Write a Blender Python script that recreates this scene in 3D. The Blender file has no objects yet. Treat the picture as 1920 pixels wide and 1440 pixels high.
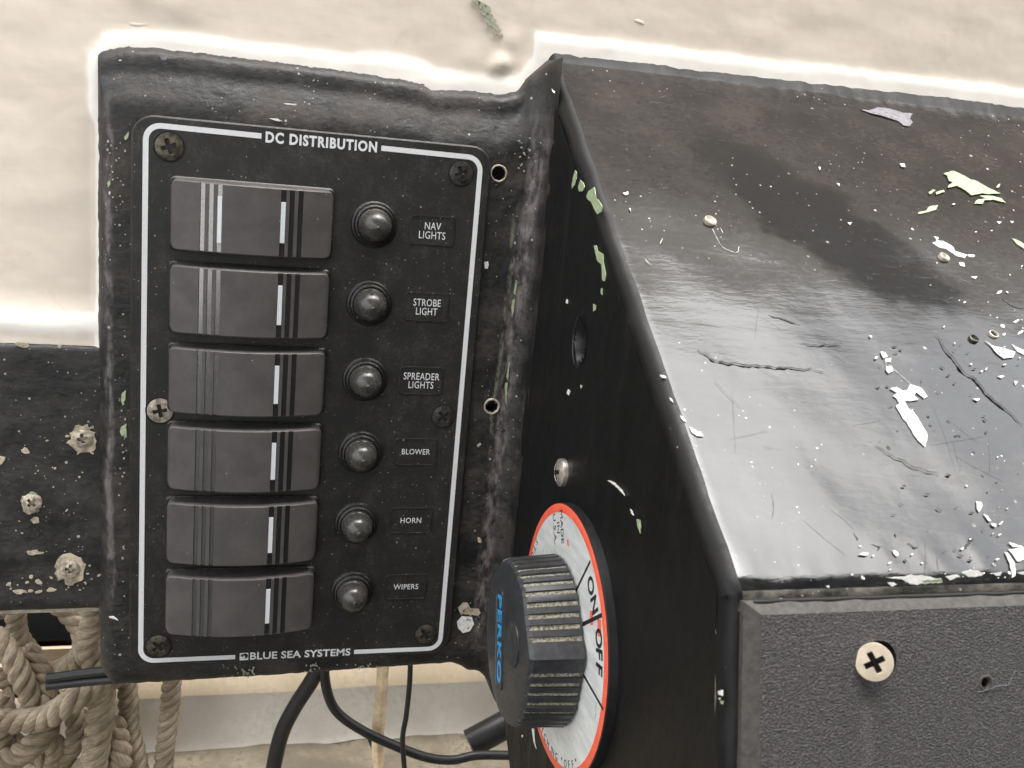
import bpy, bmesh, math, random
from mathutils import Vector, Matrix, noise
random.seed(7)
V = Vector
S = bpy.context.scene
COL = S.collection
MM = 0.001

# ---------------------------------------------------------------- camera
F = 1850.0
R0 = V((0.96344002, -0.0936506, -0.25102368)); R1 = V((0.02921189, 0.96805268, -0.24903949)); R2 = V((0.26632685, 0.23260173, 0.93539641))
CAM = V((28.62583752, -311.94149227, 4.37559659))
def w3(r): return V((r[0], r[2], -r[1]))
RIGHT, DOWN, FWD = w3(R0), w3(R1), w3(R2)
cd = bpy.data.cameras.new('camera'); cam = bpy.data.objects.new('camera', cd); COL.objects.link(cam)
m = Matrix((RIGHT, -DOWN, -FWD)).transposed().to_4x4(); m.translation = CAM * MM
cam.matrix_world = m
cd.sensor_width = 36; cd.lens = F / 1920 * 36; cd.clip_start = 0.01; cd.clip_end = 500
cd.dof.use_dof = True; cd.dof.focus_distance = 0.305; cd.dof.aperture_fstop = 42
S.camera = cam
S.render.resolution_x = 1024; S.render.resolution_y = 768

# ---------------------------------------------------------------- sky, sun, exposure
SUN_DIR = V((0.14, -0.17, 0.97)).normalized()
W = bpy.data.worlds.new('World'); S.world = W; W.use_nodes = True
wt = W.node_tree; wt.nodes.clear()
sky = wt.nodes.new('ShaderNodeTexSky'); sky.sky_type = 'NISHITA'; sky.sun_disc = False
sky.sun_elevation = math.asin(SUN_DIR.z); sky.sun_rotation = math.atan2(SUN_DIR.x, SUN_DIR.y)
sky.air_density = 1.2; sky.dust_density = 4.0; sky.ozone_density = 1.0
hs = wt.nodes.new('ShaderNodeHueSaturation'); hs.inputs['Saturation'].default_value = 0.12
bg = wt.nodes.new('ShaderNodeBackground'); bg.inputs[1].default_value = 0.15
wo = wt.nodes.new('ShaderNodeOutputWorld')
wt.links.new(sky.outputs[0], hs.inputs['Color']); wt.links.new(hs.outputs[0], bg.inputs[0]); wt.links.new(bg.outputs[0], wo.inputs[0])
sl = bpy.data.lights.new('sun', 'SUN'); sl.energy = 0.6; sl.angle = math.radians(62); sl.color = (1, 0.95, 0.88)
so = bpy.data.objects.new('sun', sl); COL.objects.link(so)
so.rotation_euler = (-SUN_DIR).to_track_quat('-Z', 'Y').to_euler()
S.view_settings.view_transform = 'Standard'; S.view_settings.look = 'None'; S.view_settings.gamma = 1
S.view_settings.exposure = 2.1

# ---------------------------------------------------------------- pixel helper: where does the sight line of a photo pixel meet a real plane
def ray(px, py):
    return RIGHT * ((px - 960) / F) + DOWN * ((py - 720) / F) + FWD
def P(px, py, axis, v):
    d = ray(px, py); return CAM + d * ((v - CAM[axis]) / d[axis])
def PP(px, py, p0, n):
    d = ray(px, py); return CAM + d * ((p0 - CAM).dot(n) / d.dot(n))

# ---------------------------------------------------------------- materials
class NT:
    def __init__(s, name):
        s.m = bpy.data.materials.new(name); s.m.use_nodes = True
        s.t = s.m.node_tree; s.b = s.t.nodes['Principled BSDF']; s._c = None
    def new(s, t, **k):
        n = s.t.nodes.new(t)
        for a, b in k.items(): setattr(n, a, b)
        return n
    def put(s, sock, v):
        if isinstance(v, bpy.types.NodeSocket): s.t.links.new(v, sock)
        elif isinstance(v, (tuple, list)) and len(v) == 3 and sock.type == 'RGBA': sock.default_value = (*v, 1)
        else: sock.default_value = v
    def co(s):
        if s._c is None:
            tc = s.new('ShaderNodeTexCoord'); g = s.new('ShaderNodeVectorMath', operation='SCALE')
            s.t.links.new(tc.outputs['Object'], g.inputs[0]); g.inputs['Scale'].default_value = 1000; s._c = g.outputs[0]
        return s._c
    def stretch(s, v, co=None):
        g = s.new('ShaderNodeVectorMath', operation='MULTIPLY'); s.put(g.inputs[0], co or s.co()); g.inputs[1].default_value = v; return g.outputs[0]
    def xyz(s, co=None):
        g = s.new('ShaderNodeSeparateXYZ'); s.put(g.inputs[0], co or s.co()); return g.outputs
    def noise(s, scale, detail=4, rough=0.55, co=None, dist=0.0):
        n = s.new('ShaderNodeTexNoise'); s.put(n.inputs['Vector'], co or s.co()); n.inputs['Scale'].default_value = scale
        n.inputs['Detail'].default_value = detail; n.inputs['Roughness'].default_value = rough; n.inputs['Distortion'].default_value = dist
        return n.outputs[0]
    def ramp(s, v, a, b, lo=0.0, hi=1.0):
        n = s.new('ShaderNodeMapRange'); n.interpolation_type = 'SMOOTHSTEP'
        s.put(n.inputs[0], v); n.inputs[1].default_value = a; n.inputs[2].default_value = b; n.inputs[3].default_value = lo; n.inputs[4].default_value = hi
        return n.outputs[0]
    def math(s, op, a, b=0.0, c=None):
        n = s.new('ShaderNodeMath', operation=op); s.put(n.inputs[0], a); s.put(n.inputs[1], b)
        if c is not None: s.put(n.inputs[2], c)
        return n.outputs[0]
    def mul(s, a, b): return s.math('MULTIPLY', a, b)
    def add(s, a, b): return s.math('ADD', a, b)
    def mix(s, f, a, b):
        n = s.new('ShaderNodeMix', data_type='RGBA'); s.put(n.inputs[0], f); s.put(n.inputs[6], a); s.put(n.inputs[7], b); return n.outputs[2]
    def specks(s, scale, size, keep, co=None):
        v = s.new('ShaderNodeTexVoronoi'); s.put(v.inputs['Vector'], co or s.co()); v.inputs['Scale'].default_value = scale
        sp = s.new('ShaderNodeSeparateColor'); s.t.links.new(v.outputs['Color'], sp.inputs[0])
        thr = s.mul(s.ramp(sp.outputs[0], 1 - keep, 1.0, 0.0, 1.0), size)
        return s.ramp(s.math('SUBTRACT', v.outputs['Distance'], thr), 0.0, -0.04)
    def bump(s, h, strength, dist, prev=None):
        n = s.new('ShaderNodeBump'); s.put(n.inputs['Height'], h); n.inputs['Strength'].default_value = strength
        n.inputs['Distance'].default_value = dist * MM
        if prev is not None: s.t.links.new(prev, n.inputs['Normal'])
        return n.outputs[0]
    def done(s, col=None, rough=None, metal=None, normal=None, ior=None, **k):
        for key, v in (('Base Color', col), ('Roughness', rough), ('Metallic', metal), ('Normal', normal), ('IOR', ior)):
            if v is not None: s.put(s.b.inputs[key], v)
        for key, v in k.items(): s.put(s.b.inputs[key.replace('_', ' ')], v)
        return s.m

def black_paint(name, base=(0.0085, 0.0085, 0.0085), dust=(0.050, 0.044, 0.040), mottle=(0.45, 0.8), rough=(0.3, 0.55), speck=0.35, bump=0.25, ior=1.5, vertical=False, streaks=None, wavy=False):
    n = NT(name)
    st = (1, 1, 0.25) if vertical else (0.6, 1, 1)
    big = n.noise(0.09, 8, 0.62, n.stretch(st)); fine = n.noise(0.9, 5, 0.6, n.stretch(st)); tiny = n.noise(3.2, 3, 0.6)
    d = n.ramp(n.add(n.mul(big, 0.75), n.mul(fine, 0.35)), mottle[0], mottle[1])
    col = n.mix(d, base, dust)
    sp = n.specks(0.75, 0.20, speck); sp2 = n.specks(0.3, 0.16, speck * 0.5)
    region = n.ramp(n.noise(0.05, 3, 0.5), 0.42, 0.62)
    spk = n.math('MAXIMUM', n.mul(sp, region), sp2)
    if streaks:            # edge highlights painted as streaks, with dusty wear: (axis, centre, slope along z, half width, colour)
        x = n.xyz()
        for (c, k, hw, colr, z0, z1, amt) in streaks:
            wob = n.mul(n.math('SUBTRACT', n.noise(0.06, 4, 0.6, n.stretch((0.2, 0.2, 1))), 0.5), 5)
            cx = n.math('SUBTRACT', x[0], n.add(n.add(n.mul(x[2], k), c), wob))
            msk = n.ramp(n.math('ABSOLUTE', cx), hw, hw * 0.25)
            msk = n.mul(msk, n.ramp(n.noise(0.35, 7, 0.7, n.stretch((1, 1, 0.35))), 0.40, 0.62))
            msk = n.mul(msk, n.mul(n.ramp(x[2], z0 - 8, z0 + 8), n.ramp(x[2], z1 + 8, z1 - 8)))
            col = n.mix(n.mul(msk, amt), col, colr)
    col = n.mix(n.mul(spk, 0.8), col, (0.45, 0.43, 0.39))
    hair = n.noise(0.35, 2, 0.5, n.stretch((1, 1, 0.3)), 2.5)
    rg = n.add(n.ramp(n.add(n.mul(big, 0.6), n.mul(fine, 0.4)), 0.35, 0.7, rough[0], rough[1]), n.mul(spk, 0.3))
    nb = n.bump(n.add(n.mul(fine, 0.8), n.mul(tiny, 0.35)), bump, 0.35)
    nb = n.bump(n.noise(0.12, 3, 0.5), bump * 0.6, 1.6, nb)
    if wavy: nb = n.bump(n.noise(0.22, 5, 0.6, n.stretch((0.28, 1, 1))), 0.22, 0.5, nb)
    return n.done(col, rg, normal=nb, ior=ior)

M = {}
M['housing'] = black_paint('weathered black gelcoat', dust=(0.060, 0.050, 0.044), streaks=[
    (118.6, 0.028, 3.6, (0.22, 0.185, 0.18), -170, 12, 0.7), (-10.6, -0.008, 1.6, (0.20, 0.175, 0.17), -150, 5, 0.6), (114.5, 0.02, 1.0, (0.26, 0.27, 0.19), -100, -20, 0.6)], bump=0.6, speck=0.7, rough=(0.42, 0.7))  # fillet and left edge streaks carry painted highlights over dusty wear
M['side'] = black_paint('black side gelcoat', base=(0.006, 0.006, 0.006), dust=(0.03, 0.028, 0.026), mottle=(0.6, 0.95), vertical=True, speck=0.15, rough=(0.38, 0.6), bump=0.2, ior=1.36)
M['grime'] = black_paint('grimy worn edge', base=(0.014, 0.013, 0.012), dust=(0.16, 0.145, 0.115), mottle=(0.40, 0.72), speck=0.8, rough=(0.5, 0.8), bump=0.8)
M['board'] = black_paint('scuffed black board', speck=0.75, mottle=(0.42, 0.8), rough=(0.4, 0.7), bump=0.5, dust=(0.05, 0.047, 0.043))

def slope_mat():
    n = NT('glossy black gelcoat top')
    c = n.co(); x = n.xyz()
    big = n.noise(0.045, 8, 0.62); fine = n.noise(0.7, 6, 0.65, n.stretch((0.6, 1, 1)))
    back = n.ramp(n.add(x[1], n.mul(n.math('SUBTRACT', big, 0.5), 60)), -78, -30)       # dusty and dull towards the wall
    d = n.ramp(n.add(n.mul(big, 0.6), n.mul(fine, 0.5)), 0.40, 0.80)
    dull = n.mix(d, (0.013, 0.0113, 0.010), (0.042, 0.036, 0.031))
    clean = n.mix(d, (0.009, 0.009, 0.0095), (0.030, 0.031, 0.030))
    col = n.mix(back, clean, dull)
    # darker, less glossy patch, and a dull rubbed arc
    def ell(cx, cy, a, b, rot, wob):
        dx_ = n.math('SUBTRACT', x[0], cx); dy_ = n.math('SUBTRACT', x[1], cy); cr_, sr_ = math.cos(rot), math.sin(rot)
        u_ = n.mul(n.add(n.mul(dx_, cr_), n.mul(dy_, sr_)), 1 / a); v_ = n.mul(n.add(n.mul(dx_, -sr_), n.mul(dy_, cr_)), 1 / b)
        r_ = n.math('SQRT', n.add(n.mul(u_, u_), n.mul(v_, v_)))
        return n.add(r_, n.mul(n.math('SUBTRACT', n.noise(0.06, 6, 0.65), 0.5), wob))
    dark_patch = n.ramp(ell(192, -50, 42, 18, -0.8, 1.3), 1.2, 0.65)
    col = n.mix(n.mul(dark_patch, 0.92), col, (0.006, 0.006, 0.0065))
    arc = ell(200, -90, 50, 38.5, 0.0, 0.25)
    arcm = n.mul(n.ramp(n.math('ABSOLUTE', n.math('SUBTRACT', arc, 1.0)), 0.16, 0.02), n.ramp(x[1], -98, -108))
    arcm = n.mul(arcm, n.ramp(n.noise(0.5, 5, 0.7, n.stretch((0.25, 0.9, 0.9))), 0.3, 0.62))
    sc = n.noise(0.16, 7, 0.7, n.stretch((0.35, 1.2, 1.2)), 1.5)
    scuff = n.mul(n.ramp(sc, 0.60, 0.68), n.ramp(n.noise(0.02, 2, 0.5), 0.45, 0.6))
    col = n.mix(n.mul(scuff, 0.35), col, (0.03, 0.03, 0.032))
    pit = n.mul(n.ramp(n.noise(0.45, 5, 0.65, n.stretch((0.55, 1, 1)), 0.6), 0.66, 0.70), n.ramp(x[0], 165, 230))
    col = n.mix(pit, col, (0.012, 0.012, 0.012))
    sp = n.specks(0.6, 0.20, 0.4); region = n.ramp(n.noise(0.03, 3, 0.5), 0.45, 0.62)
    right = n.ramp(x[0], 150, 235)
    sp2 = n.mul(n.specks(0.33, 0.2, 0.4), n.mul(right, n.ramp(n.noise(0.05, 3, 0.5), 0.5, 0.6)))
    spk = n.math('MAXIMUM', n.mul(sp, region), sp2)
    col = n.mix(n.mul(spk, 0.85), col, (0.55, 0.53, 0.48))
    rg = n.add(n.mix(back, n.ramp(fine, 0.3, 0.8, 0.08, 0.16), n.ramp(fine, 0.3, 0.8, 0.10, 0.18)), n.add(n.mul(n.math('MAXIMUM', spk, scuff), 0.25), n.mul(arcm, 0.22)))
    h = n.noise(0.30, 5, 0.6, n.stretch((0.25, 1, 1)))
    nb = n.bump(h, 0.16, 0.4)
    nb = n.bump(n.noise(0.035, 2, 0.5, n.stretch((0.5, 1, 1))), 0.3, 1.4, nb)
    nb = n.bump(n.math('SUBTRACT', fine, n.mul(pit, 0.8)), 0.12, 0.2, nb)
    scr = n.noise(0.5, 1, 0.5, n.stretch((1.3, 0.35, 0.35)), 3.0)
    return n.done(col, rg, normal=nb, ior=SLOPE_IOR, Specular_IOR_Level=n.ramp(n.math('MAXIMUM', back, dark_patch), 0, 1, 0.5, 0.12))
SLOPE_IOR = 1.62
M['slope'] = slope_mat()

def plain(name, col, rough=0.5, var=0.25, scale=0.4, bump=0.1, metal=0.0, speck=0.0, **k):
    n = NT(name)
    a = n.noise(scale, 6, 0.6)
    c = n.mix(n.ramp(a, 0.3, 0.7), tuple(v * (1 - var) for v in col), tuple(min(1, v * (1 + var)) for v in col))
    if speck: c = n.mix(n.mul(n.specks(0.9, 0.18, speck), 0.8), c, (0.5, 0.48, 0.44))
    f = n.noise(scale * 6, 3, 0.6)
    return n.done(c, n.ramp(f, 0.3, 0.7, max(0.02, rough - 0.08), min(1, rough + 0.08)), metal=metal, normal=n.bump(f, bump, 0.3), **k)

def plate_mat():
    n = NT('dusty black faceplate')
    a = n.noise(0.12, 8, 0.7); b = n.noise(1.1, 6, 0.72); t = n.noise(3.0, 3, 0.6)
    d = n.ramp(n.add(n.mul(a, 0.5), n.mul(b, 0.5)), 0.46, 0.66)
    c = n.mix(d, (0.0088, 0.0084, 0.0080), (0.042, 0.038, 0.033))
    k = n.math('MAXIMUM', n.specks(0.8, 0.17, 0.5), n.specks(0.28, 0.10, 0.6))
    c = n.mix(n.mul(n.mul(k, n.ramp(a, 0.4, 0.6, 0.35, 1.0)), 0.8), c, (0.42, 0.40, 0.35))
    return n.done(c, n.ramp(b, 0.3, 0.7, 0.42, 0.62), normal=n.bump(n.add(b, t), 0.14, 0.3))
M['plate'] = plate_mat()
M['insert'] = plain('black label insert', (0.0075, 0.0075, 0.0075), 0.4, 0.4, 0.5, 0.05, speck=0.08)
M['rocker'] = plain('charcoal rocker plastic', (0.072, 0.066, 0.064), 0.5, 0.16, 0.14, 0.07, speck=0.04)
M['groove'] = plain('glossy black groove', (0.018, 0.018, 0.018), 0.16, 0.2, 1.2, 0.03, ior=1.7)
M['rglossy'] = plain('worn shiny groove', (0.05, 0.046, 0.045), 0.17, 0.1, 0.5, 0.02, ior=2.6)
M['white'] = plain('printed white', (0.68, 0.69, 0.70), 0.45, 0.04, 1.0, 0.0)
M['window'] = plain('translucent white inlay', (0.66, 0.70, 0.72), 0.35, 0.04, 1.0, 0.0)
M['scoreblack'] = plain('bared black score', (0.035, 0.036, 0.037), 0.7, 0.3, 1.0, 0.3)
M['scoregrey'] = plain('fine grey scratch', (0.12, 0.12, 0.12), 0.6, 0.2, 1.0, 0.0)
M['blackprint'] = plain('black print', (0.012, 0.012, 0.014), 0.4, 0.2, 1.0, 0.0)
M['blueprint'] = plain('light blue print', (0.03, 0.33, 0.70), 0.4, 0.08, 1.0, 0.0)
M['screwblack'] = plain('black screw with worn tarnish', (0.045, 0.042, 0.038), 0.38, 0.5, 0.5, 0.1, metal=0.4)
M['screwdark'] = plain('tarnished screw steel', (0.10, 0.085, 0.065), 0.35, 0.6, 0.5, 0.15, metal=0.7)
M['steel'] = plain('dull stainless steel', (0.55, 0.50, 0.44), 0.34, 0.2, 0.6, 0.12, metal=0.75)
M['screwcream'] = plain('cream screw head', (0.60, 0.50, 0.38), 0.45, 0.12, 0.5, 0.1, metal=0.15)
M['screwpaint'] = plain('paint dulled screw head', (0.50, 0.44, 0.35), 0.4, 0.25, 0.7, 0.15, metal=0.3)
M['screwcorr'] = plain('corroded screw head', (0.36, 0.31, 0.25), 0.45, 0.55, 0.6, 0.4, metal=0.3)
M['recess'] = plain('shaded screw recess', (0.02, 0.017, 0.013), 0.8, 0.5, 1.0, 0.2)  # shade inside the screw cross, painted as a dark colour
M['void'] = plain('dark hole', (0.004, 0.004, 0.004), 0.8, 0.1, 1, 0)
M['chipwhite'] = plain('exposed white undercoat', (0.80, 0.79, 0.74), 0.5, 0.12, 0.8, 0.3)
M['chipgreen'] = plain('exposed pale green undercoat', (0.38, 0.47, 0.28), 0.5, 0.14, 0.8, 0.3)
M['chiptan'] = plain('rubbed tan filler', (0.46, 0.39, 0.29), 0.7, 0.35, 0.5, 0.5)
M['chipgrey'] = plain('grey rubbed paint', (0.20, 0.19, 0.21), 0.6, 0.3, 0.8, 0.2)
M['chipdusk'] = plain('grey green chalk', (0.36, 0.37, 0.28), 0.7, 0.2, 0.8, 0.2)
M['bracket'] = plain('aged cream plastic', (0.50, 0.41, 0.27), 0.6, 0.2, 0.08, 0.2)
M['cable'] = plain('black rubber cable', (0.016, 0.016, 0.017), 0.42, 0.3, 0.4, 0.15)
M['wood'] = plain('pale split wood', (0.72, 0.55, 0.36), 0.6, 0.3, 0.12, 0.2)

def knob_mat():
    n = NT('charcoal knob plastic')
    f = n.noise(0.5, 6, 0.6); t = n.noise(2.2, 4, 0.6)
    c = n.mix(n.ramp(f, 0.35, 0.75), (0.026, 0.028, 0.031), (0.048, 0.050, 0.052))
    return n.done(c, n.ramp(t, 0.3, 0.7, 0.30, 0.45), normal=n.bump(t, 0.12, 0.3))
M['knob'] = knob_mat()
def dust_mat():
    n = NT('dust packed knob groove')
    t = n.noise(1.4, 5, 0.75)
    return n.done(n.mix(n.ramp(t, 0.36, 0.60), (0.05, 0.05, 0.045), (0.36, 0.335, 0.25)), 0.9, normal=n.bump(t, 0.5, 0.4))
M['dust'] = dust_mat()
def lens_mat():
    n = NT('smoky indicator lens')
    t = n.noise(1.0, 6, 0.7)
    d = n.ramp(t, 0.45, 0.75)
    sp = n.specks(0.9, 0.12, 0.15)
    c = n.mix(n.mul(sp, 0.6), n.mix(d, (0.042, 0.040, 0.037), (0.075, 0.070, 0.064)), (0.4, 0.38, 0.34))
    return n.done(c, n.ramp(t, 0.35, 0.75, 0.22, 0.36), ior=1.45, Coat_Weight=0.2, Coat_Roughness=0.08, normal=n.bump(t, 0.04, 0.2))
M['lens'] = lens_mat()
def bezel_mat():
    n = NT('dusty black bezel')
    g = n.new('ShaderNodeNewGeometry'); z = n.xyz(g.outputs['Normal'])[2]
    t = n.noise(1.3, 5, 0.7)
    d = n.mul(n.ramp(z, 0.15, 0.9), n.ramp(t, 0.4, 0.65))    # dust lies on what faces up
    c = n.mix(d, (0.010, 0.010, 0.010), (0.10, 0.092, 0.078))
    c = n.mix(n.mul(n.specks(1.0, 0.2, 0.4), 0.7), c, (0.4, 0.38, 0.34))
    return n.done(c, n.ramp(t, 0.3, 0.7, 0.3, 0.55), normal=n.bump(t, 0.2, 0.3))
M['bezel'] = bezel_mat()
def disc_mat():
    n = NT('brushed silver dial')
    s1 = n.noise(0.5, 6, 0.7, n.stretch((1, 0.16, 1)), 0.4)
    s2 = n.noise(0.35, 7, 0.75, n.stretch((1, 1.2, 0.22)))
    c = n.mix(n.ramp(s1, 0.35, 0.65), (0.66, 0.68, 0.67), (0.84, 0.85, 0.83))
    c = n.mix(n.mul(n.ramp(s2, 0.62, 0.70), 0.75), c, (0.10, 0.11, 0.12))
    return n.done(c, n.ramp(s1, 0.3, 0.7, 0.28, 0.45), metal=0.12, normal=n.bump(s1, 0.1, 0.2))
M['disc'] = disc_mat()
def red_mat():
    n = NT('faded red dial ring')
    x = n.xyz()
    fade = n.mul(n.ramp(n.add(x[1], n.mul(x[2], -0.4)), 0, 14), 1.0)
    t = n.noise(0.5, 6, 0.7)
    fade = n.ramp(n.noise(0.06, 3, 0.6), 0.60, 0.72)
    c = n.mix(n.ramp(t, 0.3, 0.7), (0.86, 0.10, 0.05), (0.92, 0.17, 0.10))
    return n.done(n.mix(n.mul(fade, 0.8), c, (0.72, 0.50, 0.32)), 0.4)
M['red'] = red_mat()
def pebble_mat():
    n = NT('pebble grained charcoal vinyl')
    h = n.noise(2.3, 3, 0.5, n.stretch((0.8, 1, 1.2)), 0.5)
    big = n.noise(0.06, 5, 0.6)
    hh = n.ramp(h, 0.30, 0.68)
    c = n.mix(big, (0.070, 0.062, 0.062), (0.102, 0.091, 0.091))
    c = n.mix(n.ramp(h, 0.36, 0.5, 0.55, 0.0), c, (0.05, 0.045, 0.045)); c = n.mix(n.ramp(h, 0.52, 0.66, 0.0, 0.5), c, (0.22, 0.20, 0.20))  # grain shading painted in: hollows darker, raised grain paler
    x = n.xyz()
    run = n.mul(n.ramp(n.math('ABSOLUTE', n.math('SUBTRACT', n.add(x[0], n.mul(n.noise(0.1, 3), 1.2)), RUNX)), 2.2, 0.6), n.ramp(x[2], -95.5, -97.5))
    c = n.mix(n.mul(run, 0.28), c, (0.22, 0.19, 0.19))
    c = n.mix(n.mul(n.specks(0.35, 0.14, 0.25), 0.9), c, (0.6, 0.58, 0.5))
    return n.done(c, 0.45, normal=n.bump(hh, 1.0, 0.6))
RUNX = 150.0
def wall_mat():
    n = NT('cream brushed wall paint')
    a = n.noise(0.03, 6, 0.6, n.stretch((0.5, 1, 1.5))); b = n.noise(0.16, 6, 0.55, n.stretch((0.4, 1, 1.0)), 0.3)
    at = n.new('ShaderNodeAttribute'); at.attribute_name = 'edge_halo'
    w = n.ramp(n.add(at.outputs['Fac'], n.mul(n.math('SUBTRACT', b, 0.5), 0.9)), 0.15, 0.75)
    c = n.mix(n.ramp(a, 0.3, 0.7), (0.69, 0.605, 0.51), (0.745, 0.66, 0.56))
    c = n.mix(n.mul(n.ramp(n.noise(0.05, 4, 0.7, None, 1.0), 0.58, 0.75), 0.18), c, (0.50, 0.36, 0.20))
    c = n.mix(w, c, (0.90, 0.86, 0.79))  # bright halo beside the black edges, put into the wall colour
    nb = n.bump(b, 0.17, 0.7)
    nb = n.bump(n.noise(0.07, 2, 0.5), 0.30, 1.8, nb)
    return n.done(c, 0.42, normal=nb)
M['wall'] = wall_mat()
def liner_mat(name, c1, c2, dirt):
    n = NT(name)
    a = n.noise(0.035, 7, 0.62); b = n.noise(0.4, 5, 0.6)
    c = n.mix(n.ramp(a, 0.35, 0.68), c1, c2)
    c = n.mix(n.mul(n.ramp(n.add(n.mul(a, 0.5), n.mul(b, 0.5)), 0.52, 0.62), dirt), c, (0.10, 0.085, 0.055))
    return n.done(c, 0.6, normal=n.bump(b, 0.3, 0.6))
M['liner'] = liner_mat('grubby grey white liner', (0.64, 0.60, 0.53), (0.76, 0.72, 0.64), 0.14)
M['ledge'] = liner_mat('warm cream ledge', (0.70, 0.57, 0.40), (0.84, 0.69, 0.50), 0.12)
M['floor'] = liner_mat('dirty bilge floor', (0.15, 0.125, 0.085), (0.30, 0.255, 0.18), 0.6)
M['light_blocker'] = plain('dark light blocker', (0.16, 0.14, 0.115), 0.7, 0.2, 0.01, 0.1)  # dark colour of the added light-blocking roof and wall
M['unseen_deck'] = plain('unseen dark deck', (0.03, 0.03, 0.03), 0.8, 0.2, 0.01, 0.1)
M['unseen_dock'] = plain('unseen pale concrete dock', (0.45, 0.44, 0.42), 0.8, 0.15, 0.001, 0.1)
def rope_mat():
    n = NT('hemp rope')
    uv = n.new('ShaderNodeTexCoord'); 
    mp = n.new('ShaderNodeVectorMath', operation='MULTIPLY'); n.t.links.new(uv.outputs['UV'], mp.inputs[0]); mp.inputs[1].default_value = (60, 9, 1)
    f = n.noise(1.0, 5, 0.65, mp.outputs[0])
    big = n.noise(0.05, 5, 0.6)
    c = n.mix(n.ramp(f, 0.3, 0.7), (0.20, 0.16, 0.11), (0.46, 0.38, 0.275))
    c = n.mix(n.mul(n.ramp(big, 0.42, 0.62), 0.6), c, (0.12, 0.085, 0.05))
    return n.done(c, 0.85, normal=n.bump(f, 0.6, 0.6))
M['rope'] = rope_mat()

# ---------------------------------------------------------------- object helpers
def tag(o, label=None, cat=None, group=None, kind=None):
    for k, v in (('label', label), ('category', cat), ('group', group), ('kind', kind)):
        if v: o[k] = v
    return o
def empty(name, loc, label=None, cat=None, group=None, parent=None):
    o = bpy.data.objects.new(name, None); COL.objects.link(o); o.empty_display_size = 0.01
    o.location = V(loc) * MM
    if parent: attach(o, parent)
    return tag(o, label, cat, group)
WL = {}
def world_loc(o):
    v = V(o.location)
    while o.parent: o = o.parent; v = v + V(o.location)
    return v
def attach(o, parent):
    o.parent = parent; o.location = V(o.location) - world_loc(parent)
def link(name, me, mats, parent=None):
    o = bpy.data.objects.new(name, me); COL.objects.link(o)
    for mt in (mats if isinstance(mats, (list, tuple)) else [mats]): me.materials.append(M[mt])
    if parent:
        wl = world_loc(parent); o.parent = parent
        o.location = -wl            # vertices are written in world mm
    return o
def finish(bm, smooth=35):
    bmesh.ops.recalc_face_normals(bm, faces=bm.faces)
    if smooth:
        for f in bm.faces: f.smooth = True
        lim = math.radians(smooth)
        for e in bm.edges:
            if len(e.link_faces) == 2 and e.calc_face_angle(0) > lim: e.smooth = False
def obj(name, bm, mats, parent=None, smooth=35, recalc=True):
    if recalc: finish(bm, smooth)
    else:
        for f in bm.faces: f.smooth = True
    me = bpy.data.meshes.new(name); bm.to_mesh(me); bm.free()
    me.transform(Matrix.Scale(MM, 4))
    return link(name, me, mats, parent)
def grid(bm, rows, closed=False, mi=0, uv=None):
    vs = [[bm.verts.new(p) for p in r] for r in rows]
    for i in range(len(vs) - 1):
        n = len(vs[i])
        for j in range(n if closed else n - 1):
            try: f = bm.faces.new((vs[i][j], vs[i][(j + 1) % n], vs[i + 1][(j + 1) % n], vs[i + 1][j])); f.material_index = mi
            except ValueError: pass
    return vs
def interp(t, pts):
    if t <= pts[0][0]: return pts[0][1]
    for (a, va), (b, vb) in zip(pts, pts[1:]):
        if t <= b: return va + (vb - va) * (t - a) / (b - a)
    return pts[-1][1]
def sinterp(t, pts):
    if t <= pts[0][0]: return pts[0][1]
    for (a, va), (b, vb) in zip(pts, pts[1:]):
        if t <= b:
            k = (t - a) / (b - a); k = k * k * (3 - 2 * k); return va + (vb - va) * k
    return pts[-1][1]
def nz(x, y, z, s, o=0.0): return noise.noise(V((x * s + o, y * s, z * s)))
def frame(n, up=V((0, 0, 1))):
    n = V(n).normalized(); u = (up - n * up.dot(n)).normalized()
    return u.cross(n), u, n            # right, up, outward normal
def prism(bm, pts, c, fr, h, bev=0.0, mi=0):
    """flat shape with thickness h, outline pts in the frame's plane, optional chamfer"""
    r, u, n = fr
    cx = sum(p[0] for p in pts) / len(pts); cy = sum(p[1] for p in pts) / len(pts)
    def ring(ins, z):
        out = []
        for i, p in enumerate(pts):
            a, b = V(pts[i - 1]), V(pts[(i + 1) % len(pts)])
            t = (b - a); nn = V((t[1], -t[0]))
            nn = nn.normalized() if nn.length > 1e-9 else V((0, 0))
            out.append(c + r * (p[0] - nn[0] * ins) + u * (p[1] - nn[1] * ins) + n * z)
        return out
    rows = [ring(0, 0), ring(0, h - bev)] + ([ring(bev, h)] if bev else [])
    vs = grid(bm, rows, True, mi)
    f = bm.faces.new(vs[-1]); f.material_index = mi
    return vs
def rrect(w, h, r, seg=6, cx=0, cy=0):
    pts = []
    for k, (sx, sy) in enumerate(((1, -1), (1, 1), (-1, 1), (-1, -1))):
        for i in range(seg + 1):
            a = math.radians(-90 + 90 * k + 90 * i / seg)
            pts.append((cx + sx * (w / 2 - r) + r * math.cos(a), cy + sy * (h / 2 - r) + r * math.sin(a)))
    return pts
def lathe(bm, prof, c, fr, seg=48, mi=0, cap=True):
    r, u, n = fr
    rows = [[c + r * (q * math.cos(2 * math.pi * i / seg)) + u * (q * math.sin(2 * math.pi * i / seg)) + n * z for i in range(seg)] for q, z in prof]
    vs = grid(bm, rows, True, mi)
    if cap: bm.faces.new(vs[-1]).material_index = mi
    return vs
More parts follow.
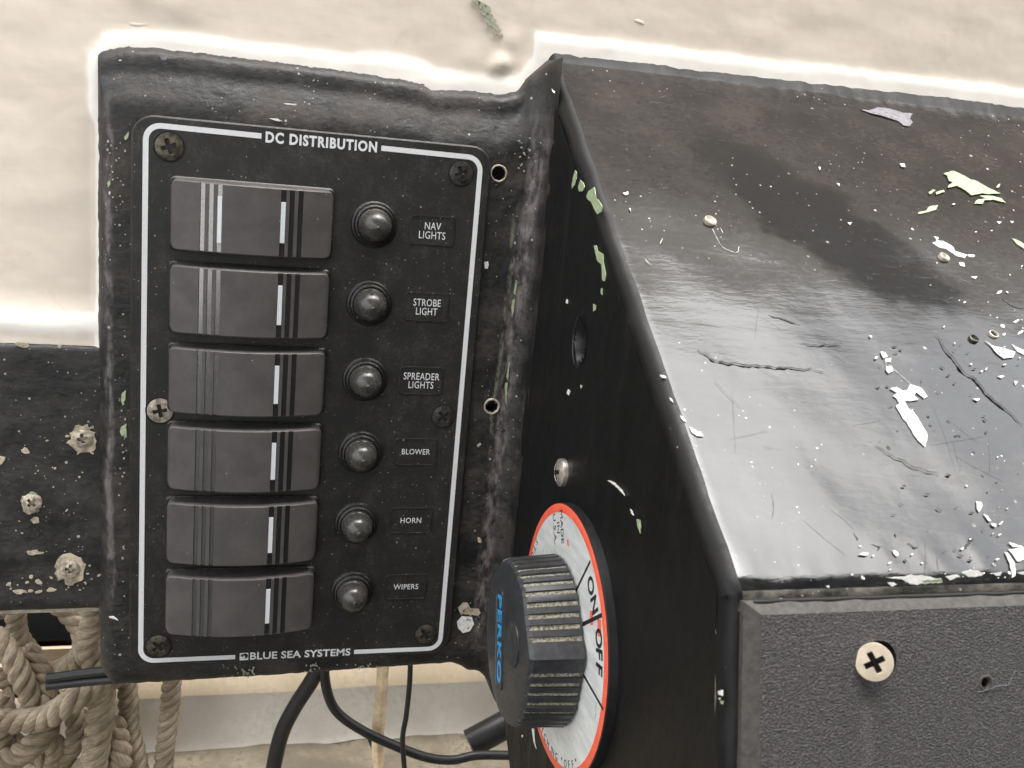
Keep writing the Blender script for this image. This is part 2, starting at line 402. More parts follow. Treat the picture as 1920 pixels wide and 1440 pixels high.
def catmull(pts, n=8):
    pts = [V(p) for p in pts]; q = [pts[0] * 2 - pts[1]] + pts + [pts[-1] * 2 - pts[-2]]; out = []
    for i in range(1, len(q) - 2):
        for k in range(n):
            t = k / n; a, b, c, d = q[i - 1], q[i], q[i + 1], q[i + 2]
            out.append(0.5 * ((2 * b) + (c - a) * t + (2 * a - 5 * b + 4 * c - d) * t * t + (3 * b - a - 3 * c + d) * t ** 3))
    out.append(q[-2]); return out
def resample(path, step):
    out = [path[0]]; acc = 0.0
    for a, b in zip(path, path[1:]):
        L = (b - a).length; p = 0.0
        while acc + (L - p) >= step:
            p += step - acc; acc = 0.0; out.append(a.lerp(b, p / L))
        acc += L - p
    return out
def frames(path):
    fr = []; up = V((0.13, 0.9, 0.41)); 
    for i in range(len(path)):
        t = (path[min(i + 1, len(path) - 1)] - path[max(i - 1, 0)]).normalized()
        up = (up - t * up.dot(t)).normalized(); fr.append((up.copy(), t.cross(up), t))
    return fr
def tube(bm, path, rad, seg=16, cap=True, uvl=None):
    fr = frames(path); rows = []
    for i, (p, (a, b, t)) in enumerate(zip(path, fr)):
        q = rad(i / (len(path) - 1)) if callable(rad) else rad
        rows.append([p + (a * math.cos(2 * math.pi * k / seg) + b * math.sin(2 * math.pi * k / seg)) * q for k in range(seg)])
    vs = grid(bm, rows, True)
    if cap: bm.faces.new(vs[0]); bm.faces.new(vs[-1])
    return vs

# lettering -------------------------------------------------
def text_mesh(s, bold=0.0, spacing=1.0, line=1.0):
    cu = bpy.data.curves.new('lettering', 'FONT'); cu.body = s; cu.offset = bold; cu.align_x = 'CENTER'; cu.space_character = spacing; cu.space_line = line
    cu.resolution_u = 3; cu.fill_mode = 'BOTH'; cu.extrude = 0.012
    o = bpy.data.objects.new('tmp', cu); COL.objects.link(o)
    dg = bpy.context.evaluated_depsgraph_get(); me = bpy.data.meshes.new_from_object(o.evaluated_get(dg))
    bpy.data.objects.remove(o); bpy.data.curves.remove(cu)
    me.materials.clear()
    return me
def lettering(s, c, fr, w, h, mat, parent, bold=0.0, spacing=1.0, line=1.0, thick=0.05, name='lettering'):
    me = text_mesh(s, bold, spacing, line)
    xs = [v.co.x for v in me.vertices]; ys = [v.co.y for v in me.vertices]
    x0, x1, y0, y1 = min(xs), max(xs), min(ys), max(ys)
    r, u, n = fr
    for v in me.vertices:
        a = (v.co.x - (x0 + x1) / 2) * w / (x1 - x0); b = (v.co.y - (y0 + y1) / 2) * h / (y1 - y0)
        v.co = (c + r * a + u * b + n * (thick if v.co.z > 0 else 0)) * MM
    return link(name, me, mat, parent)
def arc_text(s, c, fr, rad, ang0, dang, size, mat, parent, bold=0.0, inward=False, thick=0.05, squash=1.0):
    """each letter laid on a circle about c; ang measured from up, clockwise"""
    bm = bmesh.new(); r, u, n = fr; a = ang0
    for ch in s:
        if ch != ' ':
            me = text_mesh(ch, bold)
            out = r * math.sin(a) + u * math.cos(a); cw = r * math.cos(a) - u * math.sin(a)
            up, rt = (-out, -cw) if inward else (out, cw)
            for v in me.vertices:
                v.co = c + out * rad + rt * (v.co.x * size * squash) + up * ((v.co.y - 0.35) * size) + n * (thick if v.co.z > 0 else 0)
            bm.from_mesh(me); bpy.data.meshes.remove(me)
        a += dang * (0.55 if ch in ' I.' else 1.0)
    return obj('lettering', bm, mat, parent, recalc=False)

# Phillips screw --------------------------------------------
def screw(c, fr, r, dome, mat, parent, name='screw', rot=0.0, cross=0.55, proud=0.0, collar=None, coll_mat=None, depth=None):
    bm = bmesh.new(); rt, u, n = fr; N = 96; L = r * cross; w = r * 0.155; depth = depth or r * 0.5
    def cr(th):
        ph = (th % (math.pi / 2)); ph = min(ph, math.pi / 2 - ph)
        q = L / math.cos(ph); q2 = w / max(1e-6, math.sin(ph)); return min(q, q2, L * 1.02) if ph > 0.01 else L
    def pt(q, th, z): return c + rt * (q * math.cos(th + rot)) + u * (q * math.sin(th + rot)) + n * z
    def hz(q): return proud + dome * (1 - (q / r) ** 2)
    T = [2 * math.pi * i / N for i in range(N)]
    rows = [[pt(cr(t) * 0.3, t, proud + dome - depth) for t in T], [pt(cr(t) * 0.85, t, proud + dome - depth * 0.75) for t in T], [pt(cr(t), t, hz(cr(t)) - 0.03 * r) for t in T], [pt(cr(t) * 1.08, t, hz(cr(t) * 1.08)) for t in T]]
    for q in (0.66, 0.8, 0.92, 0.98): rows.append([pt(max(q * r, cr(t) * 1.1), t, hz(q * r)) for t in T])
    rows.append([pt(r, t, proud - 0.06 * r) for t in T]); rows.append([pt(r * 0.99, t, -0.6) for t in T])
    vs = grid(bm, rows, True); bm.faces.new(vs[0]).material_index = 1
    for f in bm.faces:
        q_ = (f.calc_center_median() - c); 
        if q_.dot(n) < proud + dome - depth * 0.25 and (q_ - n * q_.dot(n)).length < L: f.material_index = 1
    o = obj(name, bm, [mat, 'recess'], parent, smooth=40)
    return o

# flakes: exposed undercoat, a real thin step on the paint
def flake(poly, proj, n, mat, parent, name='paint_chip', h=0.12, jag=0.0, bm=None):
    pts = [proj(x, y) for x, y in poly]; out = []
    for i in range(len(pts)):
        a, b = pts[i], pts[(i + 1) % len(pts)]; k = max(1, int((b - a).length / 0.7))
        for q in range(k):
            p = a.lerp(b, q / k)
            if jag: p = p + V((nz(*p, 1.3), nz(*p, 1.3, 9), nz(*p, 1.3, 17))) * jag
            out.append(p - n * (p - a).dot(n))
    own = bm is None
    if own: bm = bmesh.new()
    lo = [bm.verts.new(p - n * 0.1) for p in out]; hi = [bm.verts.new(p + n * h) for p in out]
    N = len(out)
    for i in range(N): bm.faces.new((lo[i], lo[(i + 1) % N], hi[(i + 1) % N], hi[i]))
    f = bm.faces.new(hi)
    if own:
        bmesh.ops.triangulate(bm, faces=[f]); return obj(name, bm, mat, parent, smooth=0)
def blob(cx, cy, w, h, rot=0, n=14, rough=0.28, seed=None):
    rr = random.Random(seed if seed is not None else cx * 7 + cy); out = []
    for i in range(n):
        a = 2 * math.pi * i / n; q = 1 + rr.uniform(-rough, rough)
        x, y = q * w * math.cos(a), q * h * math.sin(a); c, s = math.cos(math.radians(rot)), math.sin(math.radians(rot))
        out.append((cx + x * c - y * s, cy + x * s + y * c))
    return out

# ================================================================ the setting
def struct(name, bm, mats, smooth=35): return tag(obj(name, bm, mats, smooth=smooth), kind='structure')
def box(bm, x0, x1, y0, y1, z0, z1):
    v = [bm.verts.new((x, y, z)) for x in (x0, x1) for y in (y0, y1) for z in (z0, z1)]
    for q in ((0, 1, 3, 2), (4, 6, 7, 5), (0, 4, 5, 1), (2, 3, 7, 6), (0, 2, 6, 4), (1, 5, 7, 3)): bm.faces.new([v[i] for i in q])
WY = 13.0
TOPX = [(-15.5, 15.5), (-14.2, 19.0), (-12.6, 20.7), (-8, 22.0), (-2.5, 22.9), (7.8, 23.0), (33.7, 22.9), (57.7, 22.6), (79.3, 21.6), (83, 20.8), (85.4, 19.7), (90, 20.3), (94.8, 20.5), (108.8, 20.8), (113.2, 22.2), (118, 30), (121, 36)]
def ztop(x): return interp(x, TOPX) + 0.45 * nz(x, 0, 0, 0.22) + 0.35 * nz(x, 0, 0, 0.8, 5) + 0.15 * nz(x, 0, 0, 2.2, 5)
def zdash(x): return 36.2 + 0.013 * (x - 122) + 0.5 * nz(x, 3, 0, 0.09) + 0.4 * nz(x, 0, 3, 0.4) + 0.25 * nz(x, 0, 3, 1.3)

# cream wall behind: bright halo along the black edges, painted white per vertex
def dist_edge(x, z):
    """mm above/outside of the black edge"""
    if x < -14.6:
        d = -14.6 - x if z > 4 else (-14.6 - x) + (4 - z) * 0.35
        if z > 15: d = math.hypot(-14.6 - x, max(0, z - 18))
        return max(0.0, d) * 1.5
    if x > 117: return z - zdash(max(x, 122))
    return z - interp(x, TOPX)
bm = bmesh.new(); lay = bm.verts.layers.float.new('edge_halo')
xs = [-400 + i * 10 for i in range(32)] + [-80 + i * 1.5 for i in range(301)] + [371 + i * 12 for i in range(1, 25)]
zs = [355] + [340 - 20 * i for i in range(12)] + [110 - i * 1.5 for i in range(1, 134)]
rows = []
for z in zs:
    row = []
    for x in xs:
        y = WY + 0.5 * nz(x, 0, z, 0.02) + 0.16 * nz(x * 0.4, 0, z, 0.12)
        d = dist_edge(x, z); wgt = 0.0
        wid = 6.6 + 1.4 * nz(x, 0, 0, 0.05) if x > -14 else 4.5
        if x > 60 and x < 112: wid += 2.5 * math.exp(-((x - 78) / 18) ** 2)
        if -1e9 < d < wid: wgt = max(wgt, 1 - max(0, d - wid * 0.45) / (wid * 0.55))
        if x < -10:                                   # rounded lip over the black board, halo painted along it
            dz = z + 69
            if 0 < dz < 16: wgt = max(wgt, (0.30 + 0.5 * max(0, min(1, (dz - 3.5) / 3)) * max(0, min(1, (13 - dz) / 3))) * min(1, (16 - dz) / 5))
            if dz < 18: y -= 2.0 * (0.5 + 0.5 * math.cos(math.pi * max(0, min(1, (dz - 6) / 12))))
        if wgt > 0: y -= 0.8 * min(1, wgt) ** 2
        for (bx, bz, br, bh) in ((107.5, 30.2, 2.4, 2.0), (104.5, 28.6, 1.6, 0.9), (8.0, 37, 7, 1.0), (-3, 39, 5, 0.8), (109.5, 38, 3, 0.7), (98, 31, 5, 0.6)):
            q = ((x - bx) ** 2 + (z - bz) ** 2) / (br * br)
            if q < 6: y -= bh * math.exp(-q)
        row.append((x, y, z, wgt))
    rows.append(row)
vs = [[bm.verts.new(p[:3]) for p in r] for r in rows]
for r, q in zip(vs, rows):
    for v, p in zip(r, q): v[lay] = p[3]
for i in range(len(vs) - 1):
    for j in range(len(vs[0]) - 1): bm.faces.new((vs[i][j], vs[i + 1][j], vs[i + 1][j + 1], vs[i][j + 1]))
# thickness behind
b0 = [bm.verts.new((x, WY + 12, 355)) for x in xs]; b1 = [bm.verts.new((x, WY + 12, zs[-1])) for x in xs]
for j in range(len(xs) - 1):
    bm.faces.new((vs[0][j], vs[0][j + 1], b0[j + 1], b0[j])); bm.faces.new((vs[-1][j + 1], vs[-1][j], b1[j], b1[j + 1])); bm.faces.new((b0[j], b0[j + 1], b1[j + 1], b1[j]))
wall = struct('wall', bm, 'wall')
# green undercoat showing through near the top
wn = V((0, -1, 0))
wp = lambda x, y: P(x, y, 1, WY - 0.35)
for (x, y, w, h, r) in ((893, 3, 11, 5, 40), (903, 10, 9, 6, 30), (912, 17, 9, 6, 35), (908, 26, 8, 4, 10), (918, 30, 8, 5, 50), (924, 38, 7, 4, 20), (918, 45, 5, 3, 0), (928, 49, 7, 4, 30), (933, 57, 6, 3.5, 10), (928, 63, 3.5, 2.5, 0), (938, 66, 6, 3, 0)):
    flake(blob(x, y, w, h, r), wp, wn, 'chipdusk', wall, h=0.25)

bm = bmesh.new(); r_ = random.Random(5)      # dried brush ridges and little runs in the paint
def wstroke(pts, w, h):
    path = catmull([P(x, y, 1, WY - 0.15) for x, y in pts], 6); rows = []; N = len(path)
    for i, p in enumerate(path):
        t = (path[min(N - 1, i + 1)] - path[max(0, i - 1)]).normalized(); sd = t.cross(V((0, -1, 0))); q = w * math.sin(math.pi * (i + 0.5) / N) ** 0.6
        rows.append([p + sd * q + V((0, 0.25, 0)), p + sd * q * 0.5 - V((0, h * 0.7, 0)), p - V((0, h, 0)), p - sd * q * 0.5 - V((0, h * 0.7, 0)), p - sd * q + V((0, 0.25, 0))])
    grid(bm, rows)
for pts in (((243, 44), (258, 47), (276, 46)), ((380, 58), (396, 54), (412, 60)), ((1190, 38), (1200, 41), (1208, 45))): wstroke(list(pts), 0.8, 0.05)
tag(obj('brush_ridges', bm, 'wall', wall), kind='stuff')

# lower background: ledge, liner, bilge floor, black sheet for the cavity's shade behind the ropes
bm = bmesh.new()
box(bm, -52, -29, 92, 97, -224, -213)
bmesh.ops.bevel(bm, geom=bm.edges[:], offset=2.5, segments=2, affect='EDGES')
struct('locker_ledge', bm, 'ledge')
bm = bmesh.new()
yb = 96.0
prof = [(yb + 9, -226), (yb + 8, -225.4), (yb + 1, -236), (yb + 0, -243.2)]
grid(bm, [[(x, y, z + 0.6 * nz(x, y, 0, 0.05)) for x in range(-260, 400, 6)] for y, z in prof])
struct('warm_ledge', bm, 'ledge')
bm = bmesh.new()
prof = [(yb + 2.5, -242.8), (yb + 2.2, -246), (yb + 2, -268), (yb + 0.5, -271.5)]
grid(bm, [[(x, y + 0.5 * nz(x, y, z, 0.06), z + (0.5 if z > -250 else 1.6) * nz(x, y, 0, 0.05)) for x in range(-260, 400, 5)] for y, z in prof])
struct('lower_liner', bm, 'liner')
bm = bmesh.new()
grid(bm, [[(x, y, -271 + 1.5 * nz(x, y, 0, 0.06) - (yb + 1 - y) * 0.12) for x in range(-260, 400, 4)] for y in (98, 92, 86, 80, 74, 68, 60, 50, 40, 20, -20, -80)])
struct('bilge_floor', bm, 'floor')
bm = bmesh.new(); box(bm, -300, 420, 160, 170, -420, 30); struct('cavity_shade', bm, 'void')  # near-black sheet, painted as the shade inside the cavity
bm = bmesh.new(); box(bm, -900, 1800, -2500, 260, -440, -420); struct('unseen_deck', bm, 'unseen_deck')  # unseen dark floor, added as the dark lower part of reflections
bm = bmesh.new(); box(bm, -60000, 60000, -120000, -2600, -960, -900); struct('unseen_dock', bm, 'unseen_dock')  # unseen pale ground, added so the rocker grooves reflect something bright

# unseen roof and aft wall, added to block sky light and darken reflections
bm = bmesh.new(); box(bm, -500, 2200, -2400, -330, 640, 670); struct('roof_blocker', bm, 'light_blocker')
bm = bmesh.new(); box(bm, 40, 2200, -1300, -1270, -420, 640); struct('aft_blocker', bm, 'light_blocker')

# ================================================================ black console
console = empty('dash_console', (122, 12, -80), 'battered black fibreglass dash console with a sloping glossy top and chipped paint', 'boat console')
# --- switch housing (face at y = 3) with the fillet that turns into the side wall at x = 122
FY = 3.0; XS = 122.0
HOLES = [(V(P(935, 325, 1, FY)), 2.3), (V(P(922, 762, 1, FY)), 2.2)]
cols = [(-12.0, 60), (-12.6, 24), (-13.6, 15)]
for i in range(9):
    a = math.radians(180 + 90 * i / 8); cols.append((-8.6 + 5.2 * math.cos(a), 11.4 + 8.4 * math.sin(a)))
NX0 = len(cols)
x = -8.0
while x < 115.3: cols.append((x, FY)); x += 0.8
for i in range(9):
    a = math.radians(90 * i / 8); cols.append((115.6 + 6.4 * math.sin(a), FY - 6.4 * (1 - math.cos(a))))
cols.append((121.98, -6.0))
TP = [(0, 10), (0.6, 7.3), (2.0, 5.4), (4, 4.8), (7, 4.5), (10.5, 2.6), (14, 1.0), (16.5, 0.2), (18, 0)]
def zbot(x): return interp(x, [(-14, -177), (-10, -181.6), (-8, -182.6), (40, -182), (77, -181), (106.7, -180.4), (110, -181.8), (113, -183.8), (117, -184.3), (120, -187), (122, -192)]) + 0.3 * nz(x, 0, 0, 0.3)
rows = []
def hrow(fn): rows.append([fn(i, cx, cy) for i, (cx, cy) in enumerate(cols)])
svals = [0, 0, 0.6, 1.3, 2, 3, 4, 5.5, 7, 8.7, 10.5, 12, 14, 16, 18]
def zt(cx): return ztop(cx) if cx < 116 else ztop(115.9) + (cx - 116) * 1.0
def offs(s): return sinterp(s, TP) if s > 0 else 10
def pert(x, y, z): return 0.16 * nz(x, y, z, 0.10) + 0.13 * nz(x, y, z, 0.4, 7) + 0.09 * nz(x, y, z, 1.1, 3)
for k, s in enumerate(svals):
    def fn(i, cx, cy, k=k, s=s):
        z = zt(cx) - s; off = offs(s)
        y = max(cy, FY + off) if i < NX0 + 4 else cy + off * (1 if i < len(cols) - 10 else max(0, (len(cols) - 1 - i) / 10))
        if k == 0: y = 18 if cy < 18 else cy
        return V((cx, y + pert(cx, cy, z), z))
    hrow(fn)
nzr = 190
for k in range(1, nzr):
    def fn(i, cx, cy, k=k):
        za = zt(cx) - 18; zb = zbot(cx) + 4.2; z = za + (zb - za) * k / nzr
        lump = 0.0; xo = 0.0
        if i < NX0: xo = 0.55 * nz(0, 0, z, 0.06, 3) + 0.25 * nz(0, 0, z, 0.35, 8)
        if i > len(cols) - 12: lump = -0.9 * abs(nz(cx * 0.5, 0, z, 0.10, 2)) - 0.35 * nz(cx, 0, z * 0.5, 0.45) - 0.15 * nz(cx, 0, z, 1.2)
        return V((cx + xo, cy + lump + pert(cx, cy, z) * (0.4 if NX0 + 3 < i < NX0 + 128 and z < 0 else 1), z))
    hrow(fn)
for a in (15, 40, 65, 90):
    a = math.radians(a)
    def fn(i, cx, cy, a=a):
        return V((cx, cy + 4.2 * (1 - math.cos(a)) + pert(cx, cy, -180), zbot(cx) + 4.2 - 4.2 * math.sin(a)))
    hrow(fn)
hrow(lambda i, cx, cy: V((cx, max(cy, 58), zbot(cx) + 0.5)))
bm = bmesh.new(); grid(bm, rows)
dead = [f for f in bm.faces if any(math.hypot(f.calc_center_median().x - h.x, f.calc_center_median().z - h.z) < r * 0.98 and f.calc_center_median().y < 8 for h, r in HOLES)]
bmesh.ops.delete(bm, geom=dead, context='FACES')
obj('switch_housing', bm, 'housing', console, smooth=60)
def drilled(c, fr, r, rim, rimmat, name='drilled_hole'):
    h = empty(name, c, parent=console)
    bm = bmesh.new(); lathe(bm, [(r * 1.05, -0.4), (r * 1.05, -6), (0.01, -6)], c, fr, 28, cap=False); obj('bore', bm, 'void', h)
    bm = bmesh.new(); rt, u, n = fr; rws = []
    for q, z in ((0.96, -0.5), (1.0, 0.22), (1.0 + rim * 0.5, 0.36), (1.0 + rim, 0.05), (1.0 + rim, -0.5)):
        rws.append([c + rt * (r * q * math.cos(2 * math.pi * i / 40) * (1 + 0.05 * nz(i * 0.3, q, 0, 1))) + u * (r * q * math.sin(2 * math.pi * i / 40) * (1 + 0.07 * nz(i * 0.4, q, 5, 1))) + n * z for i in range(40)])
    grid(bm, rws, True); obj('rim', bm, rimmat, h)
FN = frame((0, -1, 0))
drilled(HOLES[0][0], FN, 2.3, 0.22, 'chiptan'); drilled(HOLES[1][0], FN, 2.2, 0.3, 'screwpaint')

# --- profile of the sloping dash
TSL = V((0, 16 + 152.3, 36 + 76.4)).normalized(); NSL = V((0, -TSL.z, TSL.y)).normalized()
TFR = V((0, -8.2, -29.9)).normalized(); NFR = V((0, TFR.z, -TFR.y)).normalized()
prof = [(19, 34.0), (15.6, 36.4), (14, 36.2), (11.8, 34.9), (9, 32.3), (6, 29.4)]
for k in range(1, 60):
    t = k / 60; prof.append((6 + (-151.0 - 6) * t, 29.4 + (-75.5 - 29.4) * t))
prof += [(-151.6, -76.1), (-152.1, -77.0), (-152.4, -78.3), (-152.7, -80.0)]
for k in range(1, 30): prof.append((-152.7 + TFR.y * k * 6, -80 + TFR.z * k * 6))
pn = []
for i, p in enumerate(prof):
    a, b = V((0, *prof[max(0, i - 1)])), V((0, *prof[min(len(prof) - 1, i + 1)])); t = (b - a).normalized(); n = V((0, t.z, -t.y)); pn.append(n if n.y < 0 or n.z > 0 else -n)
dcols = [(0.0, 4.2)] + [(3.4 * (1 - math.cos(math.radians(a))), 4.0 * (1 - math.sin(math.radians(a)))) for a in (0, 12, 24, 36, 48, 60, 75)]
dx = 3.4
while dx < 300: dcols.append((dx, 0.0)); dx += 1.6
rows = []
for i, (p, n) in enumerate(zip(prof, pn)):
    row = []
    for (dx, ins) in dcols:
        x = XS + dx; rise = (zdash(x) - 36.2) * (1.0 if i < 3 else (0.6, 0.35, 0.15)[i - 3]) if i < 6 else 0
        jig = 0.35 * nz(x, p[0], p[1], 0.05) + 0.05 * nz(x, p[0], p[1], 0.4) if 5 < i < 63 else 0.3 * nz(x, 0, p[1], 0.3)
        edge = 0.5 * nz(0, p[0], p[1], 0.12) if dx < 4.2 else 0
        row.append(V((x + edge, p[0], p[1] + rise)) - n * ins + n * jig)
    rows.append(row)
bm = bmesh.new(); grid(bm, rows)
for f in bm.faces:
    c = f.calc_center_median()
    if c.x < XS + 3.5 or c.z < -79.2 or c.y > 9.5: f.material_index = 1
    if c.x > XS + 3 and -80.6 < c.z < -75.2 and c.y < -140: f.material_index = 2
obj('dash_top', bm, ['slope', 'side', 'grime'], console, smooth=60)
# --- side wall
rows = []
def yprof(z):
    if z > 29.4: return 6
    if z > -76: return 6 + (29.4 - z) * (-157.0) / 104.9
    return -152.7 + (z + 80) * TFR.y / TFR.z
z = 34.0
while z > -235:
    n = NSL if z > -76 else NFR
    yf = yprof(z) + 4.2 * (1.81 if z > -76 else 1.03)
    yb_ = 30 if z > -186 else interp(-z, [(186, 4), (189, 0), (191, -15), (202, -28), (235, -46)])
    if yf > yb_: yf = yb_ - 0.5
    rows.append([V((XS + 0.10 * nz(0, y_, z, 0.2) + 0.25 * nz(0, y_ * 0.5, z * 0.5, 0.06), y_, z)) for y_ in [yf + (yb_ - yf) * k / 90 for k in range(91)]] + [V((XS + 8, yb_, z))])
    z -= 1.5
bm = bmesh.new(); grid(bm, rows)
SN = frame((-1, 0, 0))
slot = P(1087, 640, 0, XS)
dead = [f for f in bm.faces if ((f.calc_center_median().y - slot.y) / 5.4) ** 2 + ((f.calc_center_median().z - slot.z) / 6.6) ** 2 < 1 and f.calc_center_median().x < XS + 4]
bmesh.ops.delete(bm, geom=dead, context='FACES')
obj('side_wall', bm, 'side', console, smooth=60)
ho = empty('oblong_hole', slot, parent=console)
bm = bmesh.new(); rws = []
for q, d in ((1.12, -0.12), (1.06, 0.25), (0.98, 0.9), (0.9, 5.0), (0.85, 9.0)):
    rws.append([slot + V((d, 5.6 * q * math.cos(a), 6.9 * q * math.sin(a))) for a in [2 * math.pi * i / 48 for i in range(48)]])
vs = grid(bm, rws, True); bm.faces.new(vs[-1]); obj('bore', bm, 'cable', ho)

# ---- screws and holes in the console
sc = P(1057, 886, 0, XS)
screw(sc, SN, 4.2, 1.5, 'steel', console, rot=0.4, proud=1.3)
def slp(x, y): return PP(x, y, V((0, 6, 29.4)) + NSL * 0.0, NSL)
SLF = frame(NSL, V((0, 0.7, 0.5)))
SLO = 0.25
def slf(x, y): return slp(x, y) + NSL * SLO
def washer(px, py, r, mat, tilt=0.0):
    c = slp(px, py); bm = bmesh.new()
    nrm = (NSL + V((0.5, 0, -0.25)) * tilt).normalized(); fr = frame(nrm, V((0, 0.7, 0.5)))
    lathe(bm, [(r, -0.8), (r, 0.9), (r * 0.86, 1.15), (r * 0.5, 0.75), (r * 0.42, 0.6), (0.02, 0.55)], c, fr, 36, cap=False)
    obj('rivet', bm, mat, console)
washer(1330, 417, 1.9, 'screwpaint', 0.3)
washer(1768, 485, 1.7, 'screwpaint', 0.4)
def pit(px, py, r, mat, rim):
    c = slp(px, py) + NSL * 0.35; h = empty('rusty_hole', c, parent=console)
    bm = bmesh.new(); lathe(bm, [(r, 0.0), (r * 0.8, -0.15), (0.02, -0.2)], c, SLF, 24, cap=False); obj('bore', bm, 'void', h)
    bm = bmesh.new(); lathe(bm, [(r * 1.35, -0.3), (r * 1.25, 0.25), (r * 1.02, 0.3), (r * 0.85, -0.1)], c, SLF, 24, cap=False); obj('rim', bm, rim, h)
pit(1825, 636, 1.05, 'void', 'screwdark'); pit(1862, 628, 1.1, 'void', 'screwpaint')

